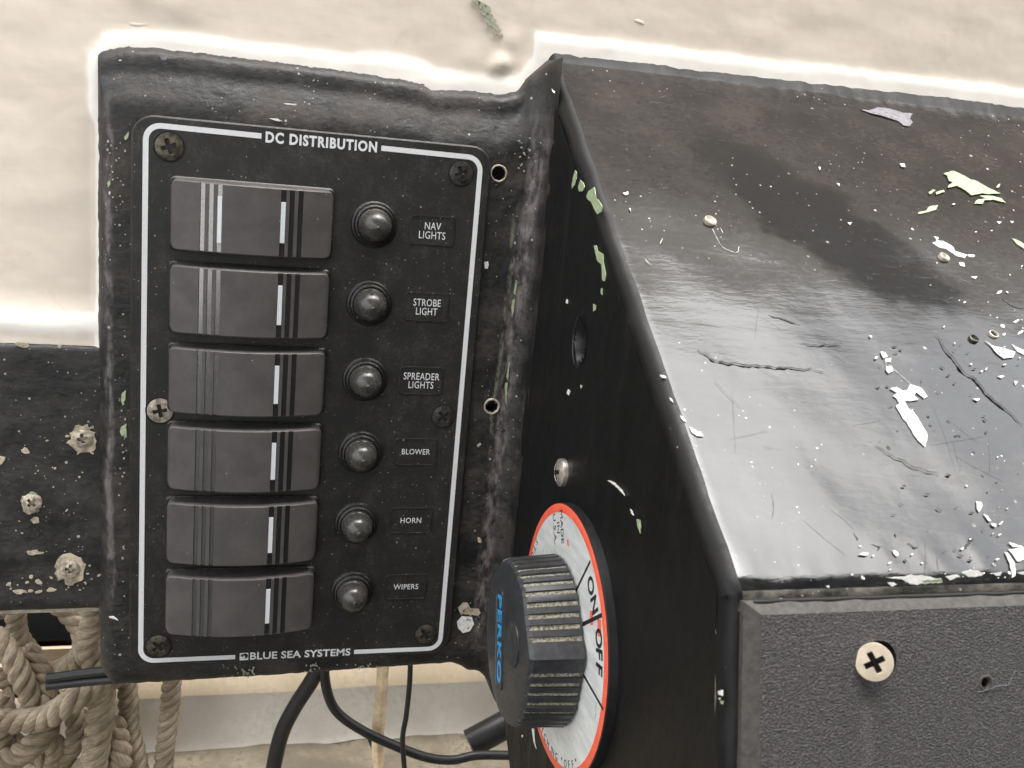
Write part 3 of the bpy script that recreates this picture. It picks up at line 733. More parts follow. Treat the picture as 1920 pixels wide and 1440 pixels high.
# ---- chips on the slope
G = 'chipgreen'; Wh = 'chipwhite'
def Z(ox, oy, k, pts): return [(ox + a / k, oy + b / k) for a, b in pts]
POL = [
 (G, Z(1440, 60, 3, [(985, 800), (1040, 785), (1085, 805), (1140, 835), (1165, 840), (1235, 880), (1305, 912), (1240, 915), (1200, 912), (1140, 922), (1110, 895), (1060, 868), (1010, 880), (1008, 868), (1040, 850), (1015, 840), (1005, 812)])),
 (G, Z(1440, 60, 3, [(1190, 925), (1250, 925), (1310, 940), (1335, 965), (1270, 948), (1215, 950), (1205, 970), (1155, 970), (1170, 950), (1225, 940)])),
 (G, Z(1440, 60, 3, [(900, 905), (925, 890), (940, 895), (910, 918)])), (G, Z(1440, 60, 3, [(940, 905), (985, 892), (990, 903), (945, 920)])),
 (G, Z(1440, 60, 3, [(905, 985), (955, 978), (940, 1005), (890, 1020), (840, 1030), (845, 1018), (885, 1010)])),
 (G, Z(1440, 60, 3, [(1370, 1165), (1400, 1175), (1440, 1200), (1440, 1225), (1400, 1200)])),
 (Wh, Z(1440, 60, 3, [(920, 1190), (965, 1178), (1000, 1190), (1040, 1215), (1045, 1235), (1115, 1258), (1105, 1275), (1060, 1265), (1030, 1245), (1000, 1225), (960, 1215)])),
 (Wh, Z(1440, 60, 3, [(930, 1155), (955, 1160), (950, 1175)])), (Wh, Z(1440, 60, 3, [(1072, 1300), (1100, 1302), (1105, 1325), (1080, 1320)])),
 (Wh, Z(1440, 60, 3, [(740, 745), (765, 745), (772, 765), (750, 762)])), (Wh, Z(1440, 60, 3, [(385, 855), (402, 858), (400, 870)])), (Wh, Z(1440, 60, 3, [(282, 762), (294, 765), (290, 782)])),
 (Wh, Z(1440, 60, 3, [(445, 1075), (466, 1078), (460, 1090)])), (Wh, Z(1440, 60, 3, [(1140, 1382), (1175, 1380), (1165, 1392)])), (Wh, Z(1440, 60, 3, [(1360, 1068), (1380, 1070), (1370, 1080)])), (Wh, Z(1440, 60, 3, [(1285, 1070), (1310, 1072), (1300, 1085)])),
 (Wh, Z(1440, 540, 2.4, [(545, 455), (575, 450), (600, 466), (625, 462), (635, 440), (660, 445), (690, 455), (715, 492), (700, 500), (665, 472), (655, 490), (672, 505), (640, 512), (610, 510), (625, 540), (650, 560), (685, 610), (710, 655), (712, 680), (705, 718), (675, 690), (650, 660), (625, 610), (605, 590), (572, 530), (590, 522), (575, 500), (560, 490), (580, 475)])),
 (Wh, Z(1440, 540, 2.4, [(505, 290), (525, 292), (535, 315), (515, 318)])), (Wh, Z(1440, 540, 2.4, [(525, 322), (552, 320), (550, 338), (530, 336)])), (Wh, Z(1440, 540, 2.4, [(530, 358), (555, 355), (560, 378), (540, 388), (528, 372)])),
 (Wh, Z(1440, 540, 2.4, [(478, 312), (492, 312), (490, 324), (480, 322)])), (Wh, Z(1440, 540, 2.4, [(452, 215), (466, 220), (462, 228)])),
 (Wh, Z(1440, 540, 2.4, [(935, 965), (955, 968), (960, 985), (945, 1010), (938, 1000)])), (Wh, Z(1440, 540, 2.4, [(970, 1022), (982, 1028), (1000, 1052), (990, 1052)])), (Wh, Z(1440, 540, 2.4, [(1000, 1062), (1020, 1065), (1024, 1078), (1008, 1074)])),
 (Wh, Z(1440, 540, 2.4, [(1060, 1190), (1075, 1195), (1105, 1240), (1112, 1300), (1098, 1310), (1094, 1290), (1085, 1240)])),
 (Wh, Z(1440, 540, 2.4, [(1080, 1180), (1152, 1170), (1152, 1225), (1120, 1235), (1100, 1205)])), (Wh, Z(1440, 540, 2.4, [(1080, 1145), (1120, 1160), (1145, 1168), (1100, 1168)])),
 (Wh, Z(1440, 540, 2.4, [(1095, 258), (1152, 285), (1152, 305), (1120, 290)])), (Wh, Z(1440, 540, 2.4, [(975, 240), (1010, 265), (1050, 272), (1110, 290), (1100, 315), (1060, 320), (1030, 300), (1000, 262)])),
 (Wh, Z(1440, 540, 2.4, [(1030, 400), (1060, 398), (1050, 410)])), (Wh, Z(1440, 540, 2.4, [(1105, 420), (1122, 425), (1112, 442)])), (Wh, Z(1440, 540, 2.4, [(920, 500), (950, 502), (940, 514)])),
 ('chipgrey', Z(1440, 60, 3, [(520, 440), (570, 445), (620, 425), (700, 440), (760, 460), (812, 462), (795, 490), (812, 512), (790, 535), (760, 530), (730, 505), (690, 492), (640, 475), (580, 462)])),
 ('chipgrey', Z(1440, 60, 3, [(80, 225), (125, 208), (190, 232), (190, 248), (110, 238)])),
 (Wh, Z(1000, 360, 2.57, [(608, 886), (632, 890), (640, 900), (620, 898)])), (Wh, Z(1000, 360, 2.57, [(655, 995), (668, 1002), (675, 1018), (662, 1010)])), (Wh, Z(1000, 360, 2.57, [(704, 1082), (718, 1090), (734, 1112), (722, 1108)])),
 (Wh, Z(1000, 360, 2.57, [(750, 1135), (775, 1150), (805, 1162), (818, 1184), (790, 1180), (765, 1165)])),
 (Wh, Z(1000, 60, 4, [(810, 275), (845, 278), (860, 300), (835, 302)])), (Wh, Z(1000, 60, 4, [(805, 325), (840, 325), (852, 350), (830, 350)])), (Wh, Z(1000, 60, 4, [(715, 1325), (728, 1330), (726, 1352)])), (Wh, Z(1000, 60, 4, [(672, 1215), (708, 1203), (708, 1222), (690, 1230)])),
 (Wh, Z(1000, 60, 4, [(135, 430), (160, 455), (155, 465), (138, 448)])),
 ('chipdusk', Z(1000, 60, 4, [(100, 135), (115, 120), (150, 130), (130, 150)])),
]
for mt, poly in POL: flake(poly, slf, NSL, mt, console, jag=0.25)
rr = random.Random(3)
bm = bmesh.new()
for i in range(75):          # fine crumbs of chipped paint over the right of the slope
    t = rr.random()
    if t < 0.35: px, py = rr.gauss(1830, 70), rr.gauss(470, 55)
    elif t < 0.6: px, py = rr.gauss(1880, 40), rr.gauss(1010, 60)
    elif t < 0.8: px, py = rr.uniform(1560, 1920), 1085 - (rr.random() ** 2) * 60
    else: px, py = rr.gauss(1860, 50), rr.gauss(630, 70)
    if px > 1990 or py > 1088 or px < 1400: continue
    q = min(6.5, 0.75 + rr.expovariate(0.9))
    flake(blob(px, py, q * rr.uniform(0.8, 2.0), q * 0.7, rr.uniform(-50, 50), 7, 0.35, i), slf, NSL, Wh, console, bm=bm)
tag(obj('paint_crumbs', bm, Wh, console, smooth=0), kind='stuff')
def stroke(pts, w, proj, nrm, h=0.03, jag=0.15, bm=None, taper=True):
    path = [proj(x, y) for x, y in pts]; path = catmull(path, 8); rows = []; N = len(path)
    for i, p in enumerate(path):
        t = (path[min(N - 1, i + 1)] - path[max(0, i - 1)]).normalized(); sd = t.cross(nrm)
        q = w * (math.sin(math.pi * (i + 0.5) / N) ** 0.5 if taper else 1) * (1 + 1.2 * nz(*p, 0.9)); p = p + sd * nz(*p, 0.5, 4) * jag * 3
        rows.append([p + sd * q, p + nrm * h, p - sd * q])
    grid(bm, rows)
bm = bmesh.new()      # deep scores and cracks in the glossy top
for pts, w in (([(1310, 655), (1330, 672), (1350, 682), (1400, 684), (1440, 690), (1500, 692), (1545, 697)], 0.42), ([(1755, 628), (1775, 655), (1800, 690), (1830, 715), (1860, 750), (1890, 775), (1918, 798)], 0.5),
               ([(1440, 590), (1470, 602), (1500, 610)], 0.35), ([(1500, 645), (1540, 648), (1580, 647)], 0.25), ([(1700, 1020), (1712, 1030), (1722, 1028)], 0.25), ([(1800, 1030), (1815, 1022), (1822, 1012)], 0.3), ([(1635, 1025), (1650, 1025), (1648, 1035)], 0.25), ([(1600, 1000), (1606, 1010), (1604, 1012)], 0.25),
               ([(1880, 560), (1900, 575), (1925, 580)], 0.3), ([(1640, 835), (1700, 870), (1760, 890)], 0.22)):
    stroke(pts, w * 0.7, slf, NSL, bm=bm, jag=0.3)
for i in range(60):
    px, py = rr.uniform(1640, 1915), rr.uniform(640, 1060); L_ = rr.uniform(3, 10); a_ = rr.uniform(-0.2, 1.0)
    stroke([(px, py), (px + L_ * math.cos(a_) / 2, py + L_ * math.sin(a_) / 2 + 1), (px + L_ * math.cos(a_), py + L_ * math.sin(a_))], rr.uniform(0.08, 0.24), slf, NSL, bm=bm)
tag(obj('scores', bm, 'scoreblack', console, smooth=0), kind='stuff')
bm = bmesh.new()
for i in range(24):
    px, py = rr.uniform(1230, 1900), rr.uniform(560, 1050); L_ = rr.uniform(30, 120); a_ = rr.choice((1.3, 1.45, 1.6, 0.55, 0.65, -0.25)) + rr.uniform(-0.15, 0.15)
    if px - 1190 < (py - 560) * 0.34 + 20: continue
    stroke([(px, py), (px + L_ * math.cos(a_) / 2 + rr.uniform(-3, 3), py + L_ * math.sin(a_) / 2), (px + L_ * math.cos(a_), py + L_ * math.sin(a_))], rr.uniform(0.02, 0.05), slf, NSL, bm=bm, jag=0.02)
tag(obj('fine_scratches', bm, 'scoregrey', console, smooth=0), kind='stuff')
bm = bmesh.new()
for pts in (((1335, 430), (1345, 450), (1354, 464), (1370, 472), (1382, 474), (1385, 463)), ((1350, 428), (1355, 438)), ((1210, 488), (1216, 495), (1222, 498)), ((1237, 458), (1241, 450), (1242, 448)), ((1660, 680), (1700, 715), (1730, 742)), ((1655, 665), (1662, 690), (1668, 700))):
    stroke(list(pts), 0.05, slf, NSL, bm=bm, jag=0.0, taper=False)
tag(obj('lint', bm, 'chipwhite', console, smooth=0), kind='stuff')

# chips on the side wall
def sdp(x, y): return P(x, y, 0, XS - 0.28)
sn = V((-1, 0, 0))
for mt, poly in [
 (G, Z(1000, 60, 4, [(316, 1035), (326, 1060), (325, 1100), (312, 1145), (292, 1172), (290, 1150), (302, 1080)])), (G, Z(1000, 60, 4, [(355, 1110), (378, 1135), (385, 1165), (372, 1192), (345, 1195), (338, 1160)])),
 (G, Z(1000, 60, 4, [(400, 1230), (415, 1195), (458, 1162), (465, 1200), (470, 1240), (500, 1275), (518, 1310), (510, 1350), (480, 1365), (460, 1330), (435, 1275), (405, 1250)])),
 (G, Z(1000, 360, 2.57, [(292, 258), (305, 258), (312, 285), (338, 300), (340, 345), (350, 400), (345, 430), (333, 425), (330, 350), (308, 330), (300, 290)])),
 (Wh, Z(1000, 360, 2.57, [(160, 515), (166, 520), (165, 540), (158, 535)])), (G, Z(1000, 360, 2.57, [(290, 540), (302, 545), (300, 570), (290, 575)])), (G, Z(1000, 360, 2.57, [(328, 465), (334, 465), (332, 495), (326, 485)])),
 (Wh, Z(1000, 360, 2.57, [(168, 950), (178, 962), (172, 980), (162, 970)])), (Wh, Z(1000, 360, 2.57, [(228, 930), (234, 935), (230, 948)])),
 (G, Z(840, 900, 2.667, [(945, 195), (960, 200), (965, 235), (962, 268), (950, 235)])), (Wh, Z(840, 900, 2.667, [(800, 2), (830, 10), (870, 50), (885, 80), (850, 40)])), (Wh, Z(840, 900, 2.667, [(912, 145), (922, 155), (930, 178), (918, 168)])),
 (Wh, Z(1320, 1060, 3.2, [(85, 755), (110, 750), (112, 780), (90, 778)])), (Wh, Z(1320, 1060, 3.2, [(88, 795), (100, 798), (96, 808)])), (G, Z(1320, 1060, 3.2, [(102, 812), (118, 815), (114, 832), (102, 828)])),
 (Wh, Z(440, 1200, 3.43, [(1912, 570), (1925, 570), (1930, 660), (1940, 700), (1925, 660)])), (Wh, Z(440, 1200, 3.43, [(1845, 610), (1855, 612), (1850, 628)])),
]: flake(poly, sdp, sn, mt, console, jag=0.2)
# chips on the housing face
def hfp(x, y): return P(x, y, 1, FY - 0.22)
hn = V((0, -1, 0))
for mt, poly in [
 (Wh, Z(600, 400, 4, [(1232, 365), (1262, 362), (1266, 385), (1258, 415), (1236, 412)])),
 ('chiptan', Z(600, 760, 4, [(1175, 300), (1200, 280), (1210, 290), (1185, 315)])), ('chiptan', Z(600, 760, 4, [(1180, 990), (1200, 990), (1215, 1015), (1205, 1032), (1185, 1025)])),
 ('chiptan', Z(840, 900, 2.667, [(50, 640), (75, 612), (100, 615), (110, 640), (155, 645), (162, 665), (150, 680), (115, 672), (90, 672), (60, 665)])),
 (Wh, Z(840, 900, 2.667, [(45, 710), (70, 680), (120, 685), (130, 720), (110, 755), (75, 765), (50, 740)])),
 ('chipgreen', Z(600, 400, 4, [(1468, 500), (1482, 500), (1465, 620), (1455, 720), (1440, 780), (1435, 700), (1450, 600)])), ('chipgreen', Z(600, 400, 4, [(1418, 1110), (1424, 1115), (1408, 1260), (1395, 1440), (1385, 1300)])),
 ('chipgreen', Z(600, 760, 4, [(1375, 160), (1388, 200), (1385, 290), (1396, 340), (1390, 400), (1375, 385), (1368, 300)])), (Wh, Z(600, 760, 4, [(1372, 410), (1395, 420), (1400, 450), (1385, 470), (1370, 450)])),
 (Wh, Z(160, 60, 4, [(1485, 532), (1530, 536), (1588, 540), (1580, 550), (1500, 542)])), (Wh, Z(160, 60, 4, [(1380, 645), (1440, 650), (1480, 668), (1430, 668)])), (Wh, Z(160, 60, 4, [(250, 208), (270, 208), (268, 216), (252, 216)])),
 ('chipgrey', Z(160, 60, 4, [(560, 180), (600, 170), (620, 190), (600, 210), (570, 205)])), ('chipgrey', Z(600, 60, 4, [(715, 395), (770, 385), (785, 398), (750, 410)])),
 (G, Z(160, 60, 4, [(290, 790), (325, 745), (322, 790), (300, 815)])), (G, Z(160, 60, 4, [(165, 1130), (185, 1115), (190, 1145), (170, 1165)])), (Wh, Z(160, 60, 4, [(180, 1195), (190, 1200), (182, 1222), (174, 1210)])), (G, Z(160, 60, 4, [(195, 1040), (212, 1045), (205, 1060)])),
 (G, Z(0, 540, 2.323, [(530, 460), (548, 445), (545, 485), (535, 512), (527, 490)])), (G, Z(0, 540, 2.323, [(528, 605), (550, 592), (552, 640), (530, 645), (522, 625)])),
 (Wh, Z(0, 1080, 4, [(818, 305), (850, 300), (875, 318), (888, 335), (868, 325), (845, 312), (822, 315)])),
]: flake(poly, hfp, hn, mt, console, jag=0.15)
# crumbs along the lower lip of the housing and down the left roundover
bm = bmesh.new()
for (cx, cy, sx, sy, n_) in ((460, 1261, 14, 5, 22), (590, 1250, 12, 4, 12), (690, 1248, 18, 4, 12), (232, 900, 3, 160, 24), (222, 330, 10, 70, 16), (880, 1150, 12, 16, 14), (975, 560, 8, 200, 30), (990, 290, 14, 30, 20)):
    for i in range(n_):
        px, py = rr.gauss(cx, sx), rr.gauss(cy, sy); q = rr.uniform(0.9, 2.0)
        flake(blob(px, py, q * 1.3, q, rr.uniform(0, 180), 6, 0.3, i), hfp, hn, 'chipgrey', console, bm=bm)
tag(obj('paint_crumbs', bm, 'chipdusk', console, smooth=0), kind='stuff')

# seam bead and grime along the break between slope and front
bm = bmesh.new(); rows = []
for k in range(9):
    a = math.radians(-20 + 200 * k / 8)
    rows.append([V((XS + 5 + i * 1.5, -153.2, -78.2)) + NFR * (0.7 + 0.25 * nz(i, 0, 0, 0.3)) * math.sin(a) + TFR * 1.0 * math.cos(a) for i in range(150)])
grid(bm, rows); obj('edge_bead', bm, 'side', console)
def ffp(x, y): return PP(x, y, V((0, -152.4, -79.3)) + NFR * 0.9, NFR)
for mt, poly in [
 (Wh, Z(1440, 540, 2.4, [(530, 1303), (600, 1298), (690, 1292), (730, 1300), (775, 1310), (780, 1325), (700, 1330), (640, 1334), (620, 1320), (600, 1308)])), (G, Z(1440, 540, 2.4, [(690, 1315), (775, 1308), (782, 1322), (700, 1332)])),
 (Wh, Z(1440, 540, 2.4, [(540, 1330), (565, 1322), (580, 1332), (555, 1342)])), (Wh, Z(1440, 540, 2.4, [(870, 1280), (930, 1266), (970, 1282), (960, 1296), (900, 1300)])), (Wh, Z(1440, 540, 2.4, [(800, 1300), (850, 1290), (865, 1300), (820, 1312)])),
 (Wh, Z(1440, 540, 2.4, [(1000, 1285), (1050, 1280), (1040, 1295)])), (Wh, Z(1440, 540, 2.4, [(1120, 1280), (1152, 1275), (1152, 1290)])), (Wh, Z(1440, 540, 2.4, [(262, 1342), (275, 1340), (270, 1350)])),
]: flake(poly, ffp, NFR, mt, console, jag=0.25)

# ================================================================ textured access panel on the console front
O3 = V((0, -152.4, -79.3)); PF = 3.4
def fpt(x, y, off): return PP(x, y, O3 + NFR * off, NFR)
tl = fpt(1394, 1128, PF - 2.0)
UF = -TFR; RF = V((1, 0, 0))
access = empty('access_panel', tl, 'pebble grained charcoal panel screwed to the console front at the lower right', 'panel')
def loc2(p): d = p - tl; return (d.x, d.dot(UF))
scr = fpt(1640, 1240, PF); sh = fpt(1848, 1280, PF)
FRN = (RF, UF, NFR)
bm = bmesh.new()
def lp(a, b, z): return tl + RF * a + UF * b + NFR * (z - (PF - 2.0))
W_, H_ = 230.0, 190.0
outer = [(-0.0, 0.0), (0, -H_), (W_, -H_), (W_, 0.0)]
inner = [(2.9, -2.3), (2.9, -H_ + 2), (W_ - 2, -H_ + 2), (W_ - 2, -2.3)]
vb = [bm.verts.new(lp(a, b, 0)) for a, b in outer]; vo = [bm.verts.new(lp(a, b, PF - 2.0)) for a, b in outer]; vi = [bm.verts.new(lp(a, b, PF)) for a, b in inner]
for i in range(4):
    j = (i + 1) % 4; bm.faces.new((vb[i], vb[j], vo[j], vo[i])).material_index = 1
    bm.faces.new((vo[i], vo[j], vi[j], vi[i])).material_index = 1
es = [e for e in bm.edges if e.verts[0] in vi and e.verts[1] in vi]
for c, r, rb in ((scr + RF * 0.95, 4.15, 2.4), (sh, 1.15, 1.15)):
    cx, cy = loc2(c); N = 40
    ring = [bm.verts.new(lp(cx + r * math.cos(2 * math.pi * i / N), cy + r * math.sin(2 * math.pi * i / N), PF)) for i in range(N)]
    low = [bm.verts.new(lp(cx + rb * math.cos(2 * math.pi * i / N), cy + rb * math.sin(2 * math.pi * i / N), PF - 3.2)) for i in range(N)]
    for i in range(N):
        es.append(bm.edges.new((ring[i], ring[(i + 1) % N]))); bm.faces.new((ring[i], ring[(i + 1) % N], low[(i + 1) % N], low[i])).material_index = 2
    bm.faces.new(low).material_index = 2
bmesh.ops.triangle_fill(bm, edges=es, use_beauty=True)
RUNX = scr.x - 0.8
M['pebble'] = pebble_mat()
M['rim'] = plain('rubbed panel edge', (0.066, 0.060, 0.053), 0.6, 0.3, 0.6, 0.4)
obj('panel_sheet', bm, ['pebble', 'rim', 'void'], access, smooth=20)
nt = (NFR + V((-0.52, 0, 0.10))).normalized(); fs = frame(nt)
screw(scr + NFR * 0.2 - RF * 0.5 + UF * 0.1, fs, 3.75, 0.3, 'screwcream', access, rot=0.62, proud=1.5, cross=0.56, depth=2.2)
bm = bmesh.new(); rws = []
for q, z in ((0.9, -0.6), (1.0, 0.12), (1.25, 0.2), (1.6, 0.0)): rws.append([sh + RF * (1.15 * q * math.cos(a)) + UF * (1.15 * q * math.sin(a) * (1 + 0.06 * math.sin(3 * a))) + NFR * z for a in [2 * math.pi * i / 28 for i in range(28)]])
grid(bm, rws, True); obj('hole_rim', bm, 'rim', access)
# hair caught on the small hole
hp = catmull([fpt(x, y, PF + 0.3) for x, y in ((1832, 1298), (1850, 1294), (1875, 1285), (1890, 1284), (1897, 1270), (1904, 1256))], 6)
bm = bmesh.new(); tube(bm, hp, 0.07, 5); obj('fibre', bm, 'chipgrey', access)

# ================================================================ breaker switch panel
panel = empty('switch_panel', (50, 0, -174), 'black six way direct current switch panel with white border line and rocker switches', 'switch panel')
bm = bmesh.new()
c = V((50.1, FY - 0.2, -84.7)); fr = FN
prism(bm, rrect(107.4, 176.6, 6.5, 8), c, fr, FY - 0.2, bev=0.5)
obj('faceplate', bm, 'plate', panel, smooth=25)
PY = V((0, 0, 0))
def on_plate(x, z, y=0.0): return V((x, y, z))
# border line, four corners with gaps for the two titles
def border(pathpts, name='border_line'):
    pathpts = [(x + 0.45 * max(0, 1 - x / 60) * max(0, 1 + z / 90), z + 0.8 * (1 - x / 100) * max(0, 1 + z / 60)) for x, z in pathpts]
    bm = bmesh.new(); hw = 0.78; rows = []
    for i, p in enumerate(pathpts):
        a = pathpts[max(0, i - 1)]; b = pathpts[min(len(pathpts) - 1, i + 1)]; t = V((b[0] - a[0], b[1] - a[1])).normalized(); nn = V((-t.y, t.x))
        rows.append([V((p[0] + nn.x * q, y, p[1] + nn.y * q)) for q, y in ((hw, 0.02), (hw, -0.07), (-hw, -0.07), (-hw, 0.02))])
    grid(bm, rows, True); bm.faces.new([v for v in bm.verts][:4]); obj(name, bm, 'white', panel, smooth=0)
def corner(cx, cz, a0, a1, r=4.2): return [(cx + r * math.cos(math.radians(a0 + (a1 - a0) * i / 8)), cz + r * math.sin(math.radians(a0 + (a1 - a0) * i / 8))) for i in range(9)]
def bx(px, py): p = P(px, py, 1, 0); return p.x
border([(bx(489, 254), 0)] + corner(4.2, -4.2, 90, 180) + corner(4.2, -166.8, 180, 270) + [(bx(441, 1231), -171)])
border([(bx(715, 277), 0)] + corner(96.0, -4.2, 90, 0) + corner(96.0, -166.8, 0, -90) + [(bx(664, 1221), -171)])
def title(s, x0, x1, z, h, bold, sp=1.0): return lettering(s, V(((x0 + x1) / 2, 0.0, z)), FN, x1 - x0, h, 'white', panel, bold=bold, spacing=sp)
title('DC DISTRIBUTION', bx(498, 258), bx(707, 277), 0.4, 3.3, 0.04, 1.16)
title('BLUE SEA SYSTEMS', bx(469, 1231), bx(657, 1222), -170.9, 2.75, 0.022, 1.03)
lx = bx(450, 1231)
bm = bmesh.new(); prism(bm, rrect(2.8, 2.7, 0.05, 1), V((lx + 1.3, 0, -170.95)), FN, 0.05); obj('logo_square', bm, 'white', panel, smooth=0)
bm = bmesh.new(); lathe(bm, [(0.95, 0.0), (0.95, 0.09)], V((lx + 1.65, 0, -170.75)), FN, 20); prism(bm, [(-1.1, 0.1), (-0.45, 0.1), (-0.45, 0.95), (-1.1, 0.6)], V((lx + 1.3, 0, -170.95)), FN, 0.085); obj('logo_mark', bm, 'blackprint', panel, smooth=0)
bm = bmesh.new(); prism(bm, [(-0.25, -0.55), (0.35, -0.55), (0.35, 0.0), (0.1, 0.35), (-0.25, 0.35)], V((lx + 1.3, 0, -170.95)), FN, 0.13); obj('logo_mark', bm, 'white', panel, smooth=0)

PITCH = 24.82; Z0 = -23.4
RW, RH = 46.6, 20.6
def build_rocker(idx, zc):
    x0 = 31.2
    e = empty('rocker_switch', (x0, 0, zc), parent=panel)
    bm = bmesh.new()          # dark frame round the rocker
    prism(bm, rrect(RW + 1.2, RH + 1.2, 1.6, 4), V((x0, 0, zc)), FN, 1.6, bev=0.4); obj('frame', bm, 'bezel', e, smooth=30)
    def sy(dx): return -8.9 + 4.1 * (dx / 23.3) ** 2
    ink = 0.12
    left = [(-15.1, -13.75), (-12.7, -11.35), (-10.25, -8.9)]; right = [(7.75, 9.3), (10.3, 11.75), (12.85, 14.3)]
    xsn = sorted(set([-23.3, -22.9, -22.3, -21.4] + [-20 + i * 2 for i in range(3)] + [v for g in left + right for v in (g[0] - 0.02, g[0] + 0.03, g[1] - 0.03, g[1] + 0.02)] + [-7 + 2 * i for i in range(7)] + [15.5, 17.5, 19.5] + [21.4, 22.3, 22.9, 23.3]))
    def inset(dx, dz):
        q = 0.0                                    # rounded corners and long edges
        ax = 23.3 - abs(dx); 
        return q
    rows = []; hh = RH / 2
    def ring(dx):
        ax = 23.3 - abs(dx); rc = 2.0
        h_ = hh - (rc - math.sqrt(max(0, rc * rc - (rc - ax) ** 2)) if ax < rc else 0)
        en = (0.7 - ax) * 1.0 if ax < 0.7 else 0      # roll-off at the ends
        g = 0.0; gi = False
        for a, b in left + right:
            if a < dx < b: g = 0.45; gi = True
        y = sy(dx) + en + g
        out = []
        for t, d in ((-1, 2.2), (-1, 0.75), (-0.985, 0.25), (-0.955, 0.0), (-0.86, 0), (-0.4, 0), (0, 0), (0.4, 0), (0.86, 0), (0.955, 0), (0.985, 0.25), (1, 0.75), (1, 2.2)):
            if abs(t) == 1 and d > 1: out.append(V((x0 + dx, 0.2, zc + t * (h_ + 0.45)))); continue
            out.append(V((x0 + dx, y + d, zc + t * h_)))
        return out, gi
    bm = bmesh.new(); rws = []; 
    for dx in xsn: rws.append(ring(dx)[0])
    vs = [[bm.verts.new(p) for p in r] for r in rws]
    for i in range(len(vs) - 1):
        mid = (xsn[i] + xsn[i + 1]) / 2; mi = 0
        if any(a < mid < b for a, b in right): mi = 1
        if any(a < mid < b for a, b in left): mi = 2
        for j in range(len(vs[i]) - 1):
            f = bm.faces.new((vs[i][j], vs[i][j + 1], vs[i + 1][j + 1], vs[i + 1][j])); f.material_index = mi if 2 < j < 9 else 0
    bm.faces.new(vs[0]); bm.faces.new(vs[-1])
    obj('rocker', bm, ['rocker', 'groove', 'rglossy'], e, smooth=28)
    # white translucent bar lying in the first right hand groove
    bm = bmesh.new()
    for (a, b, z0, z1) in ((7.85, 9.2, -5.9, 6.2),) + (((-10.2, -8.95, -7.0, 6.6),) if idx == 0 else ()):
        ya, yb2 = sy(a) + 0.08, sy(b) + 0.08
        vv = [bm.verts.new(p) for p in ((x0 + a, ya, zc + z0), (x0 + b, yb2, zc + z0), (x0 + b, yb2, zc + z1), (x0 + a, ya, zc + z1))]
        ww = [bm.verts.new(v.co + V((0, 0.5, 0))) for v in vv]
        bm.faces.new(vv)
        for i in range(4): bm.faces.new((vv[i], vv[(i + 1) % 4], ww[(i + 1) % 4], ww[i]))
    obj('indicator_bar', bm, 'window', e, smooth=0)
    return e
WORDS = ['NAV\nLIGHTS', 'STROBE\nLIGHT', 'SPREADER\nLIGHTS', 'BLOWER', 'HORN', 'WIPERS']
WID = [8.5, 8.9, 11.9, 9.5, 7.1, 8.6]
KN = [V((P(x, y, 1, 0))) for x, y in ((702, 420), (693, 567), (683, 708), (676, 846), (670, 977), (657, 1106))]
def build_light(zc):
    c = V((67.8, 0, zc)); e = empty('indicator_light', c, parent=panel)
    bm = bmesh.new(); lathe(bm, [(7.3, 0.0), (7.3, 0.8), (7.0, 1.2), (6.5, 1.3), (6.4, 1.0), (6.3, 1.0), (6.25, 2.0), (6.0, 2.35), (5.55, 2.45), (5.45, 2.2), (5.4, 1.8)], c, FN, 56, cap=False); obj('bezel', bm, 'bezel', e, smooth=50)
    bm = bmesh.new(); pr = [(5.25, 1.5), (5.2, 3.4), (4.95, 3.7), (4.85, 3.8), (4.75, 5.6)]
    for k in range(1, 15):
        a = math.radians(90 * k / 15); pr.append((4.7 * math.cos(a), 5.8 + 4.2 * math.sin(a)))
    pr += [(0.45, 10.0), (0.38, 10.16), (0.2, 10.22), (0.02, 10.23)]
    lathe(bm, pr, c, FN, 56, cap=False); obj('lens', bm, 'lens', e, smooth=50)
def build_label(i, zc):
    c = V((86.4, 0, zc - 0.2)); e = empty('name_label', c, parent=panel)
    bm = bmesh.new()                     # thin raised frame round a slightly sunken insert
    o_ = rrect(14.6, 9.4, 1.4, 5); i_ = rrect(14.0, 8.8, 1.15, 5); rws = []
    for pts, z in ((o_, -0.02), (o_, 0.22), (i_, 0.26), (i_, 0.02)): rws.append([c + V((a, -z, b)) for a, b in pts])
    vs = grid(bm, rws, True, 1); bm.faces.new(vs[-1]).material_index = 0; obj('insert', bm, ['plate', 'bezel'], e, smooth=0)
    h = 6.1 if '\n' in WORDS[i] else 2.25
    lettering(WORDS[i], c - V((0, 0.02, 0)), FN, WID[i], h * 0.86, 'white', e, bold=0.001, spacing=1.06, line=0.86, thick=0.04)
for i in range(6):
    zc = Z0 - PITCH * i
    build_rocker(i, -24.0 - 24.95 * i); build_light(-23.2 - 24.9 * i); build_label(i, -23.6 - 24.6 * i)
